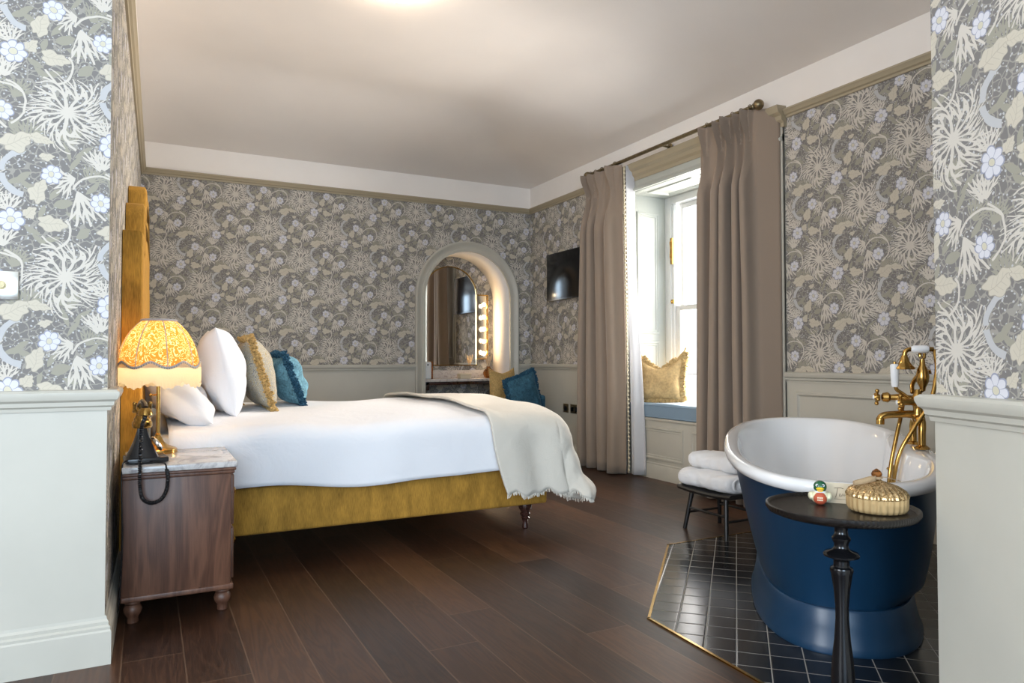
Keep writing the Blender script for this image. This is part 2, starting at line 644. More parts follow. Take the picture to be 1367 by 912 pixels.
def wood(name, lo, hi, scale=1.0, axis=2, rough=0.35, rings=34.0, coat=0.15):
    m, t, b = new_mat(name)
    c = t.coord()
    sc = [1.0, 1.0, 1.0]
    sc[axis] = 0.14
    v = t.mapping(c, tuple(s * scale for s in sc))
    f, _ = t.noise(v, 5.0, 3, 0.55, 0.6)
    w = t.m('SINE', t.m('MULTIPLY', f, rings))
    sc[axis] = 0.05
    g, _ = t.noise(t.mapping(c, tuple(s * scale for s in sc)), 160.0, 3)
    tone = t.m('MULTIPLY_ADD', w, 0.20, t.m('MULTIPLY_ADD', g, 0.6, 0.2))
    t.set(b.inputs['Base Color'], t.ramp(tone, [(0.2, lo), (0.8, hi)]))
    b.inputs['Roughness'].default_value = rough
    b.inputs['Coat Weight'].default_value = coat
    b.inputs['Coat Roughness'].default_value = 0.15
    return m


def marble(name, base, vein, scale=6.0, rough=0.15):
    m, t, b = new_mat(name)
    c = t.coord()
    f, _ = t.noise(c, scale, 6, 0.65, 1.6)
    g, _ = t.noise(c, scale * 2.3, 4, 0.6, 0.8)
    col = t.ramp(f, [(0.36, vein), (0.5, base), (0.62, base), (0.75, tuple(x * 0.8 for x in vein))])
    col = t.mix(t.m('MULTIPLY', g, 0.35), col, vein)
    t.set(b.inputs['Base Color'], col)
    b.inputs['Roughness'].default_value = rough
    return m


def velvet(name, col, patch=0.35, pscale=18.0, stripe=False):
    m, t, b = new_mat(name)
    c = t.coord()
    f, _ = t.noise(t.mapping(c, (1, 1, 0.35)) if stripe else c, pscale, 4, 0.6, 0.3)
    g, _ = t.noise(t.mapping(c, (6, 6, 0.5)) if stripe else c, pscale * 4, 2)
    tone = t.m('MULTIPLY_ADD', g, 0.45, t.m('MULTIPLY', f, 0.6))
    lo = tuple(x * (1 - patch) for x in col)
    hi = tuple(min(1, x * (1 + patch)) for x in col)
    t.set(b.inputs['Base Color'], t.ramp(tone, [(0.35, lo), (0.7, hi)]))
    b.inputs['Roughness'].default_value = 0.8
    b.inputs['Specular IOR Level'].default_value = 0.2
    b.inputs['Sheen Weight'].default_value = 0.55
    b.inputs['Sheen Roughness'].default_value = 0.35
    b.inputs['Sheen Tint'].default_value = (*[min(1, x * 1.7 + 0.08) for x in col], 1)
    t.set(b.inputs['Normal'], t.bump(tone, 0.25, 0.004))
    return m


def cloth(name, col, wr=0.35, wscale=7.0, weave=0.15, rough=0.85, sheen=0.15, trans=0.0):
    m, t, b = new_mat(name)
    c = t.coord()
    f, _ = t.noise(c, wscale, 4, 0.55, 0.9)
    g, _ = t.noise(c, 350.0, 2)
    h = t.m('MULTIPLY_ADD', g, weave * 0.2, f)
    b.inputs['Base Color'].default_value = (*col, 1)
    b.inputs['Roughness'].default_value = rough
    b.inputs['Specular IOR Level'].default_value = 0.2
    b.inputs['Sheen Weight'].default_value = sheen
    t.set(b.inputs['Normal'], t.bump(h, wr, 0.02))
    if trans > 0:
        nt = m.node_tree
        tr = nt.nodes.new('ShaderNodeBsdfTranslucent')
        tr.inputs[0].default_value = (*col, 1)
        mx = nt.nodes.new('ShaderNodeMixShader')
        mx.inputs[0].default_value = trans
        nt.links.new(b.outputs[0], mx.inputs[1])
        nt.links.new(tr.outputs[0], mx.inputs[2])
        nt.links.new(mx.outputs[0], nt.nodes['Material Output'].inputs[0])
    return m


def glass_pane(name):
    m = bpy.data.materials.new(name)
    m.use_nodes = True
    nt = m.node_tree
    nt.nodes.remove(nt.nodes['Principled BSDF'])
    a = nt.nodes.new('ShaderNodeBsdfTransparent')
    g = nt.nodes.new('ShaderNodeBsdfGlossy')
    g.inputs['Roughness'].default_value = 0.02
    fr = nt.nodes.new('ShaderNodeFresnel')
    fr.inputs[0].default_value = 1.45
    x = nt.nodes.new('ShaderNodeMixShader')
    gm = nt.nodes.new('ShaderNodeNewGeometry')      # reflect at the outer face of the pane only
    mu = nt.nodes.new('ShaderNodeMath')
    mu.operation = 'SUBTRACT'
    mu.use_clamp = True
    nt.links.new(fr.outputs[0], mu.inputs[0])
    nt.links.new(gm.outputs['Backfacing'], mu.inputs[1])
    nt.links.new(mu.outputs[0], x.inputs[0])
    nt.links.new(a.outputs[0], x.inputs[1])
    nt.links.new(g.outputs[0], x.inputs[2])
    nt.links.new(x.outputs[0], nt.nodes['Material Output'].inputs[0])
    return m


def tinted_glass(name, col, rough=0.08):
    m, t, b = new_mat(name)
    b.inputs['Base Color'].default_value = (*col, 1)
    b.inputs['Roughness'].default_value = rough
    b.inputs['Transmission Weight'].default_value = 0.9
    b.inputs['IOR'].default_value = 1.25
    return m


M = {}
M['wallpaper'] = wallpaper()
M['floor'] = floor_mat()
M['tiles'] = tile_mat()
M['sage'] = simple('sage_grey_paint', (0.50, 0.478, 0.412), 0.45, noise=0.03, nscale=4, bump=0.03, bscale=60, bdist=0.001)
M['olive'] = simple('olive_grey_paint', (0.38, 0.318, 0.215), 0.45)
M['cream'] = simple('cream_plaster', (0.87, 0.825, 0.78), 0.9, noise=0.02, nscale=3)
M['ceil'] = simple('ceiling_plaster', (0.86, 0.80, 0.745), 0.9, noise=0.02, nscale=2)
M['offwhite'] = simple('white_gloss_paint', (0.68, 0.69, 0.675), 0.35)
M['palewood'] = simple('pale_sage_paint', (0.45, 0.468, 0.425), 0.4)
M['brass'] = simple('aged_brass', (0.50, 0.30, 0.085), 0.20, 1.0, noise=0.2, nscale=25)
M['dullbrass'] = simple('antique_brass', (0.24, 0.19, 0.11), 0.38, 1.0, noise=0.2, nscale=40)
M['chrome'] = simple('nickel', (0.62, 0.60, 0.55), 0.2, 1.0)
M['goldv'] = velvet('gold_velvet', (0.41, 0.215, 0.036), 0.42, 14, True)
M['bluev'] = velvet('teal_blue_velvet', (0.040, 0.115, 0.17), 0.5, 26)
M['bluev_l'] = velvet('light_teal_velvet', (0.12, 0.26, 0.33), 0.5, 22)
M['bluefr'] = velvet('dark_teal_fringe', (0.022, 0.080, 0.135), 0.5, 70)
M['goldfr'] = velvet('gold_fringe', (0.47, 0.31, 0.12), 0.45, 70)
M['beigev'] = velvet('champagne_velvet', (0.52, 0.36, 0.17), 0.25, 14)
M['white'] = cloth('white_linen', (0.86, 0.86, 0.88), 0.34, 5.5)
M['towel'] = cloth('white_towelling', (0.86, 0.86, 0.87), 0.5, 140.0, 1.0, 0.95, 0.3)
M['throw'] = cloth('oatmeal_linen', (0.70, 0.65, 0.56), 0.35, 9.0, 1.0)
M['curtain'] = cloth('taupe_velvet', (0.29, 0.222, 0.168), 0.10, 12.0, 0.5, 0.7, 0.35)
M['lining'] = cloth('ivory_lining', (0.80, 0.80, 0.82), 0.1, 6.0, 0.2, 0.8, 0.1, 0.35)
M['denim'] = cloth('blue_chambray', (0.22, 0.31, 0.40), 0.1, 30.0, 1.5, 0.9, 0.2)
M['walnut'] = wood('walnut', (0.074, 0.030, 0.017), (0.165, 0.074, 0.042), 1.5, 2, 0.45, 34, 0.05)
M['dkwood'] = wood('dark_turned_wood', (0.022, 0.009, 0.007), (0.060, 0.024, 0.018), 2.0, 2, 0.2, 20, 0.5)
M['black'] = simple('black_lacquer', (0.006, 0.006, 0.007), 0.13)
M['blackmatt'] = simple('black_painted_wood', (0.010, 0.009, 0.009), 0.35)
M['blackplastic'] = simple('black_plastic', (0.012, 0.012, 0.014), 0.25)
M['screen'] = simple('dark_screen', (0.004, 0.004, 0.005), 0.16, spec=0.3)
M['marble'] = marble('grey_veined_marble', (0.66, 0.63, 0.60), (0.33, 0.30, 0.30), 7.0)
M['marble_v'] = marble('rosy_marble', (0.60, 0.56, 0.53), (0.36, 0.31, 0.29), 14.0)
M['tubblue'] = simple('petrol_blue_paint', (0.006, 0.034, 0.078), 0.33, noise=0.05, nscale=3)
M['enamel'] = simple('white_enamel', (0.80, 0.795, 0.79), 0.10, coat=0.5)
M['porcelain'] = simple('white_porcelain', (0.85, 0.86, 0.87), 0.15)
M['mirror'] = simple('mirror_glass', (0.93, 0.94, 0.94), 0.01, 1.0)
M['pane'] = glass_pane('window_glass')
M['amber'] = tinted_glass('amber_glass', (0.97, 0.80, 0.52))
M['amber_rib'] = simple('amber_ribbed_glass', (0.62, 0.42, 0.20), 0.12, 0.35)
M['brownglass'] = tinted_glass('brown_glass', (0.45, 0.18, 0.05))
M['wax'] = simple('cream_wax', (0.82, 0.76, 0.60), 0.5)
M['card'] = simple('cream_card', (0.60, 0.51, 0.37), 0.8)
M['ink'] = simple('brown_ink', (0.16, 0.12, 0.09), 0.8)
M['hessian'] = cloth('tan_ribbon', (0.36, 0.25, 0.14), 0.3, 60.0, 1.0)
M['pampas'] = simple('dry_pampas', (0.66, 0.52, 0.35), 0.9)
M['bulb'] = emit('warm_bulb', (1.0, 0.74, 0.44), 38.0)
M['lampbulb'] = emit('table_lamp_bulb', (1.0, 0.76, 0.46), 30.0)
M['ceilglow'] = emit('ceiling_light_glass', (1.0, 0.84, 0.66), 30.0)


def band_emit():  # lampshade: printed fabric lit from inside
    m = bpy.data.materials.new('printed_lampshade')
    m.use_nodes = True
    t = NT(m.node_tree)
    c = t.coord()
    f, _ = t.noise(c, 17.0, 2.0, 0.5, 1.8)
    w = t.m('ABSOLUTE', t.m('SINE', t.m('MULTIPLY', f, 24.0)))
    colr = t.ramp(w, [(0.30, (0.92, 0.76, 0.46)), (0.5, (0.52, 0.24, 0.04))])
    m.node_tree.nodes.remove(m.node_tree.nodes['Principled BSDF'])
    d = t.n('ShaderNodeBsdfDiffuse')
    tr = t.n('ShaderNodeBsdfTranslucent')
    t.set(d.inputs[0], colr)
    t.set(tr.inputs[0], colr)
    x = t.n('ShaderNodeMixShader')
    x.inputs[0].default_value = 0.6
    m.node_tree.links.new(d.outputs[0], x.inputs[1])
    m.node_tree.links.new(tr.outputs[0], x.inputs[2])
    m.node_tree.links.new(x.outputs[0], m.node_tree.nodes['Material Output'].inputs[0])
    return m


M['shade'] = band_emit()
M['fringe'] = cloth('cream_fringe', (0.90, 0.80, 0.60), 0.3, 90.0, 1.0, 0.9, 0.0, 0.55)
M['greytrim'] = simple('grey_braid', (0.42, 0.40, 0.40), 0.8)


def leaf_print():  # the printed cushion
    m, t, b = new_mat('grey_leaf_print')
    c = t.coord()
    f, _ = t.noise(c, 20.0, 2.0, 0.5, 1.5)
    w = t.m('ABSOLUTE', t.m('SINE', t.m('MULTIPLY', f, 30.0)))
    t.set(b.inputs['Base Color'], t.ramp(w, [(0.2, (0.16, 0.17, 0.18)), (0.40, (0.40, 0.37, 0.30)), (0.75, (0.58, 0.55, 0.48)), (1.0, (0.36, 0.27, 0.12))]))
    b.inputs['Roughness'].default_value = 0.85
    return m


M['leafprint'] = leaf_print()

# ================================================================ THE ROOM
XR, YB, YN = 4.16, 7.54, 2.975      # window wall, far wall, face of the wall beside the bed
XL0, XL1 = -0.127, -0.068           # headboard wall at YN and at YB
ZF, ZC = 3.18, 3.55                 # top of the frieze, flat ceiling
ZR0, ZR1 = 2.865, 2.93              # picture rail
XMIN, YMIN = -2.6, -2.7             # the rear part of the room, behind the camera


def xl(y):
    return XL0 + (XL1 - XL0) * (y - YN) / (YB - YN)


def wp_uv(kind):
    if kind == 'near_left': return lambda p: ((p.x + 0.262) / 0.95, (p.z - 1.395) / 0.95)
    if kind == 'back': return lambda p: (p.x - 0.457, p.z - 2.445)
    if kind == 'right': return lambda p: (-(p.y - 2.713) / 1.04, (p.z - 2.44) / 1.04)
    if kind == 'left': return lambda p: (p.y - 0.1, p.z - 2.2)
    if kind == 'near_right':
        return lambda p: ((((p.x - 1.98) * -0.391 + (p.y - 1.22) * -0.92) - 0.084) / 0.95, (p.z - 1.12) / 0.92)
    return lambda p: (p.x, p.z)


def wall_quad(name, quads, uv, mat='wallpaper', t=0.12):
    b = MB()
    for q in quads: b.poly(q)
    bmesh.ops.remove_doubles(b.bm, verts=list(b.bm.verts), dist=1e-5)
    # face the room: orient by hand (quads are listed counter-clockwise seen from inside)
    bm = b.bm
    l = bm.loops.layers.uv.new('UVMap')
    for f in bm.faces:
        for lp in f.loops: lp[l].uv = wp_uv(uv)(lp.vert.co)
    me = bpy.data.meshes.new(name)
    bm.to_mesh(me)
    bm.free()
    me.materials.append(M[mat])
    o = link(bpy.data.objects.new(name, me))
    solidify(o, t, -1)
    return struct(o)


# floor
b = MB()
b.box((XMIN - 0.2, YMIN - 0.2, -0.12), (XR + 0.8, YB + 0.7, 0.0))
struct(b.build('floor', M['floor']))

# tiled floor under the bath, with its metal edging
TILE = [(1.893, 2.405), (2.735, 3.29), (XR - 0.03, 3.29), (XR - 0.03, 0.4), (1.80, 0.4), (1.853, 1.70)]
b = MB()
b.prism([(x, y, 0.0) for x, y in TILE], (0, 0, 0.004))
struct(b.build('floor_tiles', M['tiles']))
b = MB()
for p, q2 in ((TILE[2], TILE[1]), (TILE[1], TILE[0]), (TILE[0], TILE[5]), (TILE[5], TILE[4])):
    p, q2 = Vector((*p, 0)), Vector((*q2, 0))
    d = (q2 - p).normalized()
    nn = Vector((d.y, -d.x, 0)) * 0.006
    b.prism([p - nn - d * .005, q2 - nn + d * .005, q2 + nn + d * .005, p + nn - d * .005], (0, 0, 0.006))
struct(b.build('trim_tile_edging', M['brass']))

# headboard wall and the wall beside it that faces the camera
wall_quad('wall_left', [[(XL0, YN, 0), (XL1, YB, 0), (XL1, YB, ZC), (XL0, YN, ZC)]], 'left')
wall_quad('wall_near_left', [[(XMIN, YN, 0), (XL0, YN, 0), (XL0, YN, ZC), (XMIN, YN, ZC)]], 'near_left', t=0.02)
# plain plaster over the picture rail of the headboard wall
b = MB()
b.ring_loft([[(xl(y), y, ZR1), (xl(y) + 0.006, y, ZR1), (xl(y) + 0.006, y, ZC), (xl(y), y, ZC)] for y in (YN + 0.005, YB)])
struct(b.build('trim_left_frieze', M['cream']))

# far wall with the arched recess
AX, AH, AS = 3.328, 0.5375, 1.8125      # arch centre, half width, springing height
AD = 0.46                               # depth of the recess
AHW = AH + 0.03
arch_w = [(AX - AHW * math.cos(PI * k / 28), AS + AHW * math.sin(PI * k / 28)) for k in range(29)]
arch = [(AX - AH, 0.0)] + [(AX - AH * math.cos(PI * k / 28), AS + AH * math.sin(PI * k / 28)) for k in range(29)] + [(AX + AH, 0.0)]
quads = [[(XL1, YB, 0), (AX - AHW, YB, 0), (AX - AHW, YB, AS), (AX - AHW, YB, ZF), (XL1, YB, ZF)],
         [(AX + AHW, YB, 0), (XR, YB, 0), (XR, YB, ZF), (AX + AHW, YB, ZF), (AX + AHW, YB, AS)]]
for (x0, z0), (x1, z1) in zip(arch_w[:-1], arch_w[1:]):
    quads.append([(x0, YB, z0), (x1, YB, z1), (x1, YB, ZF), (x0, YB, ZF)])
wall_quad('wall_back', quads, 'back', t=0.12)
b = MB()
rings = [[(x, YB + 0.001, z) for x, z in arch], [(x, YB + AD, z) for x, z in arch]]
vs = [[b.bm.verts.new(p) for p in r] for r in rings]
for i in range(len(arch) - 1): b.bm.faces.new((vs[0][i], vs[0][i + 1], vs[1][i + 1], vs[1][i]))
o = b.build('wall_back_recess', M['cream'])
struct(o)
solidify(o, 0.03, 1)
b = MB()
b.box((AX - AH - 0.1, YB + AD - 0.001, 0), (AX + AH + 0.1, YB + AD + 0.05, 2.5))
struct(b.build('wall_recess_back', M['wallpaper'], uvf=wp_uv('back')))
# moulded arch casing
b = MB()
prof = [(0.0, 0.0), (0.0, 0.028), (0.030, 0.028), (0.036, 0.018), (0.070, 0.020), (0.082, 0.034), (0.106, 0.040), (0.118, 0.030), (0.118, 0.0)]
path = [(AX - AH, 0.0, -1, 0)] + [(AX - AH * math.cos(PI * k / 40), AS + AH * math.sin(PI * k / 40), -math.cos(PI * k / 40), math.sin(PI * k / 40)) for k in range(41)] + [(AX + AH, 0.0, 1, 0)]
b.ring_loft([[(x + nx * w, YB - h, z + nz * w) for w, h in prof] for x, z, nx, nz in path])
struct(b.build('trim_arch_casing', M['sage'], angle=50))

# window wall with the window opening
WY0, WY1, WZ = 4.20, 5.55, 2.70
WX = 4.62
RH = 2.87
wall_quad('wall_right', [[(XR, YB, 0), (XR, WY1, 0), (XR, WY1, WZ), (XR, WY1, ZF), (XR, YB, ZF)],
                         [(XR, WY0, 0), (XR, YMIN, 0), (XR, YMIN, ZF), (XR, WY0, ZF), (XR, WY0, WZ)],
                         [(XR, WY1, WZ), (XR, WY0, WZ), (XR, WY0, ZF), (XR, WY1, ZF)]], 'right')

# plain frieze over the picture rail
b = MB()
b.box((XL1, YB - 0.006, ZR1), (XR, YB + 0.001, ZF))
struct(b.build('trim_back_frieze', M['cream']))
b = MB()
b.box((XR - 0.006, YMIN, ZR1), (XR + 0.001, YB, ZF))
struct(b.build('trim_right_frieze', M['cream']))

# rear part of the room (behind the camera): walls with a window each, the left one added for its light
RW = (-1.9, 0.5, 0.65, 2.85)
wall_quad('wall_rear', [[(XR, YMIN, 0), (RW[1], YMIN, 0), (RW[1], YMIN, RW[2]), (RW[1], YMIN, RW[3]), (RW[1], YMIN, ZC), (XR, YMIN, ZC)],
                        [(RW[0], YMIN, 0), (XMIN, YMIN, 0), (XMIN, YMIN, ZC), (RW[0], YMIN, ZC), (RW[0], YMIN, RW[3]), (RW[0], YMIN, RW[2])],
                        [(RW[1], YMIN, 0), (RW[0], YMIN, 0), (RW[0], YMIN, RW[2]), (RW[1], YMIN, RW[2])],
                        [(RW[1], YMIN, RW[3]), (RW[0], YMIN, RW[3]), (RW[0], YMIN, ZC), (RW[1], YMIN, ZC)]], 'plain', 'cream')
SW = (-0.5, 1.3, 0.75, 2.75)
wall_quad('wall_rear_left', [[(XMIN, YMIN, 0), (XMIN, SW[0], 0), (XMIN, SW[0], SW[2]), (XMIN, SW[0], SW[3]), (XMIN, SW[0], ZC), (XMIN, YMIN, ZC)],
                             [(XMIN, SW[1], 0), (XMIN, YN, 0), (XMIN, YN, ZC), (XMIN, SW[1], ZC), (XMIN, SW[1], SW[3]), (XMIN, SW[1], SW[2])],
                             [(XMIN, SW[0], 0), (XMIN, SW[1], 0), (XMIN, SW[1], SW[2]), (XMIN, SW[0], SW[2])],
                             [(XMIN, SW[0], SW[3]), (XMIN, SW[1], SW[3]), (XMIN, SW[1], ZC), (XMIN, SW[0], ZC)]], 'plain', 'cream')

# ceiling: flat, coved down to the far wall and the window wall
DS = 1.5


def ceil_z(x, y):
    d = min((XR - x), (YB - y))
    t = max(0.0, min(1.0, d / DS))
    # straight slope with a soft bend into the flat
    k = 0.22
    z = t
    if t > 1 - k:
        z = 1 - k / 2 - (1 - t) ** 2 / (2 * k) + 0.0
        z = (1 - k) + (t - (1 - k)) - (t - (1 - k)) ** 2 / (2 * k)
    return ZF + (ZC - ZF) * z / (1 - k / 2)


b = MB()
nx, ny = 90, 120
b.grid(lambda u, v: (XMIN + (XR - XMIN) * u, YMIN + (YB - YMIN) * v, ceil_z(XMIN + (XR - XMIN) * u, YMIN + (YB - YMIN) * v)), nx, ny)
o = b.build('ceiling', M['ceil'], angle=60)
struct(o)
for p in o.data.polygons:
    pass
b = MB()
b.box((XMIN - 0.1, YMIN - 0.1, ZC + 0.02), (XR + 0.15, YB + 0.15, ZC + 0.10))
struct(b.build('ceiling_deck', M['ceil']))

# the narrow wall on the right that the camera looks past
PA = Vector((1.98, 1.22, 0))
PD = Vector((-0.3907, -0.9205, 0)).normalized()     # along the face, towards the camera
PN = Vector((-0.9205, 0.3907, 0)).normalized()      # face normal, into the room
PL = 3.0
o = wall_quad('wall_near_right', [[PA, PA + PD * PL, PA + PD * PL + Vector((0, 0, ZC)), PA + Vector((0, 0, ZC))]], 'near_right', t=0.40)

# mouldings
DADO = [(0, 0), (0.012, 0), (0.014, 0.012), (0.022, 0.018), (0.024, 0.032), (0.034, 0.040), (0.040, 0.056), (0.040, 0.066), (0.030, 0.074), (0, 0.076)]
RAIL = [(0, 0), (0.012, 0.0), (0.016, 0.014), (0.028, 0.022), (0.036, 0.040), (0.044, 0.048), (0.044, 0.060), (0.0, 0.065)]
BASE = [(0, 0), (0.022, 0), (0.022, 0.118), (0.018, 0.124), (0.019, 0.134), (0.012, 0.140), (0.013, 0.152), (0.007, 0.160), (0.006, 0.170), (0, 0.174)]


def mould(name, p0, p1, out, prof, z, mat, e0=0, e1=0):
    b = MB()
    b.molding(Vector(p0) + Vector((0, 0, z)), Vector(p1) + Vector((0, 0, z)), out, prof, e0=e0, e1=e1)
    return struct(b.build(name, M[mat], angle=30))


def dado_panel(name, p0, p1, out, h, mat='sage', t=0.006):
    b = MB()
    p0, p1, out = Vector(p0), Vector(p1), Vector(out).normalized()
    b.ring_loft([[p0, p0 + out * t, p0 + out * t + Vector((0, 0, h)), p0 + Vector((0, 0, h))],
                 [p1, p1 + out * t, p1 + out * t + Vector((0, 0, h)), p1 + Vector((0, 0, h))]])
    return struct(b.build(name, M[mat]))


# near left wall
dado_panel('trim_near_left_dado_panel', (XMIN, YN, 0), (XL0, YN, 0), (0, -1, 0), 0.93)
mould('trim_near_left_dado_rail', (XMIN, YN, 0), (XL0, YN, 0), (0, -1, 0), DADO, 0.915, 'sage', 0, 1)
mould('baseboard_near_left', (XMIN, YN, 0), (XL0, YN, 0), (0, -1, 0), BASE, 0, 'sage', 0, 1)
# its return on to the headboard wall
mould('trim_left_dado_rail', (XL0, YN, 0), (xl(YN + 0.28), YN + 0.28, 0), (1, 0, 0), DADO, 0.915, 'sage', 1, 0)
mould('baseboard_left', (XL0, YN, 0), (XL1, YB, 0), (1, 0, 0), BASE, 0, 'sage', 1, 0)
mould('trim_left_picture_rail', (XL0, YN, 0), (XL1, YB, 0), (1, 0, 0), RAIL, ZR0, 'olive')
# far wall
for nm, x0, x1 in (('trim_back_dado_panel', XL1, AX - AH - 0.118), ('trim_back_dado_panel_right', AX + AH + 0.118, XR)):
    dado_panel(nm, (x0, YB, 0), (x1, YB, 0), (0, -1, 0), 0.97)
mould('trim_back_dado_rail', (XL1, YB, 0), (AX - AH - 0.118, YB, 0), (0, -1, 0), DADO, 0.962, 'sage')
mould('trim_back_dado_rail_right', (AX + AH + 0.118, YB, 0), (XR, YB, 0), (0, -1, 0), DADO, 0.962, 'sage')
mould('baseboard_back', (XL1, YB, 0), (AX - AH - 0.118, YB, 0), (0, -1, 0), BASE, 0, 'sage')
mould('baseboard_back_right', (AX + AH + 0.118, YB, 0), (XR, YB, 0), (0, -1, 0), BASE, 0, 'sage')
mould('trim_back_picture_rail', (XL1, YB, 0), (XR, YB, 0), (0, -1, 0), RAIL, ZR0, 'olive')
# window wall
CY0, CY1 = 3.66, 6.09     # outer edges of the window casing
dado_panel('trim_right_dado_panel', (XR, YB, 0), (XR, CY1, 0), (-1, 0, 0), 0.97)
mould('trim_right_dado_rail', (XR, YB, 0), (XR, CY1, 0), (-1, 0, 0), DADO, 0.962, 'sage')
mould('baseboard_right', (XR, YB, 0), (XR, CY1, 0), (-1, 0, 0), BASE, 0, 'sage')
dado_panel('trim_right_bath_dado_panel', (XR, CY0, 0), (XR, YMIN, 0), (-1, 0, 0), 0.95)
mould('trim_right_bath_dado_rail', (XR, CY0, 0), (XR, YMIN, 0), (-1, 0, 0), DADO, 0.925, 'sage')
mould('baseboard_right_bath', (XR, CY0, 0), (XR, YMIN, 0), (-1, 0, 0), BASE, 0, 'sage')
mould('trim_right_picture_rail', (XR, YB, 0), (XR, CY1, 0), (-1, 0, 0), RAIL, ZR0, 'olive')
mould('trim_right_bath_picture_rail', (XR, CY0, 0), (XR, YMIN, 0), (-1, 0, 0), RAIL, ZR0, 'olive')
b = MB()
b.frame((XR - 0.006, 2.35, 0.53), (0, 1, 0), (0, 0, 1), (-1, 0, 0), 2.46, 0.66, [(0, 0), (0.006, 0.010), (0.020, 0.012), (0.026, 0.004), (0.034, 0.0)])
struct(b.build('trim_right_bath_panel_moulding', M['sage'], angle=30))
# near right wall
dado_panel('trim_near_right_dado_panel', PA, PA + PD * PL, PN, 0.94)
mould('trim_near_right_dado_rail', PA, PA + PD * PL, PN, DADO, 0.922, 'sage', 1, 0)
mould('baseboard_near_right', PA, PA + PD * PL, PN, BASE, 0, 'sage', 1, 0)

# ---------------------------------------------------------------- window: casing, panelled reveals, seat, sashes
CAS = [(0, 0), (0.0, 0.022), (0.03, 0.026), (0.05, 0.018), (0.11, 0.018), (0.13, 0.030), (0.15, 0.034), (0.15, 0)]
b = MB()
for ya, yb in ((CY0, WY0), (WY1, CY1)):
    b.box((XR - 0.020, ya, 0), (XR, yb, ZR0), 0.003)
    b.frame((XR - 0.020, (ya + yb) / 2, 1.93), (0, 1, 0), (0, 0, 1), (-1, 0, 0), yb - ya - 0.10, 1.68, [(0, 0), (0.006, 0.010), (0.020, 0.012), (0.028, 0.003), (0.036, 0.0)])
b.box((XR - 0.030, CY0, 0), (XR, CY0 + 0.035, ZR0), 0.006)
b.box((XR - 0.030, WY0 - 0.03, 0.56), (XR, WY0, WZ), 0.006)
b.box((XR - 0.030, WY1, 0.56), (XR, WY1 + 0.03, WZ), 0.006)
struct(b.build('trim_window_casing', M['sage']))
# head: stepped architrave and cornice
b = MB()
b.box((XR - 0.022, WY0 - 0.02, WZ), (XR, WY1 + 0.02, ZR0), 0.004)
b.molding((XR, CY0, WZ + 0.0), (XR, CY1, WZ + 0.0), (-1, 0, 0), [(0, 0), (0.040, 0), (0.044, 0.02), (0.030, 0.035), (0.026, 0.05), (0, 0.05)])
struct(b.build('trim_window_head', M['palewood'], angle=30))
b = MB()
b.molding((XR, CY0 - 0.02, 2.80), (XR, CY1 + 0.02, 2.80), (-1, 0, 0),
          [(0, 0), (0.030, 0), (0.032, 0.03), (0.052, 0.05), (0.058, 0.08), (0.085, 0.10), (0.100, 0.135), (0.100, 0.150), (0, 0.155)])
struct(b.build('trim_window_cornice', M['olive'], angle=30))

# reveals
b = MB()
PAN = [(0, 0), (0.004, 0.010), (0.018, 0.012), (0.026, 0.004), (0.040, 0.006), (0.044, 0.0)]
for yj, ny_ in ((WY1, -1), (WY0, 1)):
    ya, yb = (yj, yj + 0.05) if ny_ < 0 else (yj - 0.05, yj)
    b.box((XR - 0.001, ya, 0.0), (WX + 0.12, yb, WZ + 0.05))
    for zc, hh in ((1.94, 1.20), (0.98, 0.58)):
        b.frame((XR + 0.225, yj, zc), (1, 0, 0), (0, 0, 1), (0, ny_, 0), 0.27, hh, PAN)
struct(b.build('trim_window_reveal', M['palewood'], angle=30))
b = MB()
b.box((XR - 0.001, WY0 - 0.05, WZ), (WX + 0.12, WY1 + 0.05, WZ + 0.05))
for yc, ww in ((5.08, 0.62), (4.47, 0.40)):
    b.frame((XR + 0.23, yc, WZ), (0, 1, 0), (1, 0, 0), (0, 0, -1), ww, 0.27, PAN)
struct(b.build('trim_window_soffit', M['palewood'], angle=30))
# window seat: panelled front and board
b = MB()
b.box((XR - 0.018, WY0 - 0.02, 0), (XR + 0.01, WY1 + 0.02, 0.535), 0.003)
for yc, ww in ((5.10, 0.66), (4.46, 0.42)):
    b.frame((XR - 0.018, yc, 0.325), (0, 1, 0), (0, 0, 1), (-1, 0, 0), ww, 0.30, PAN)
b.molding((XR - 0.018, WY1 + 0.02, 0), (XR - 0.018, WY0 - 0.02, 0), (-1, 0, 0), [(0, 0), (0.012, 0), (0.012, 0.115), (0.005, 0.128), (0.006, 0.14), (0, 0.148)])
struct(b.build('trim_window_seat_front', M['sage'], angle=30))
b = MB()
b.box((XR - 0.035, WY0, 0.530), (WX + 0.06, WY1, 0.553), 0.006)
struct(b.build('trim_window_seat_board', M['sage']))

win = thing('window_1', 'white painted sash window in the panelled recess between the curtains', 'window', (WX, (WY0 + WY1) / 2, 0.553))
struct(win)
cx, cy, cz = WX, (WY0 + WY1) / 2, 0.553
w, h = WY1 - WY0, WZ - 0.553


def local_box(b, x0, x1, y0, y1, z0, z1, bev=0.003):
    b.box((x0 - cx, y0 - cy, z0 - cz), (x1 - cx, y1 - cy, z1 - cz), bev)


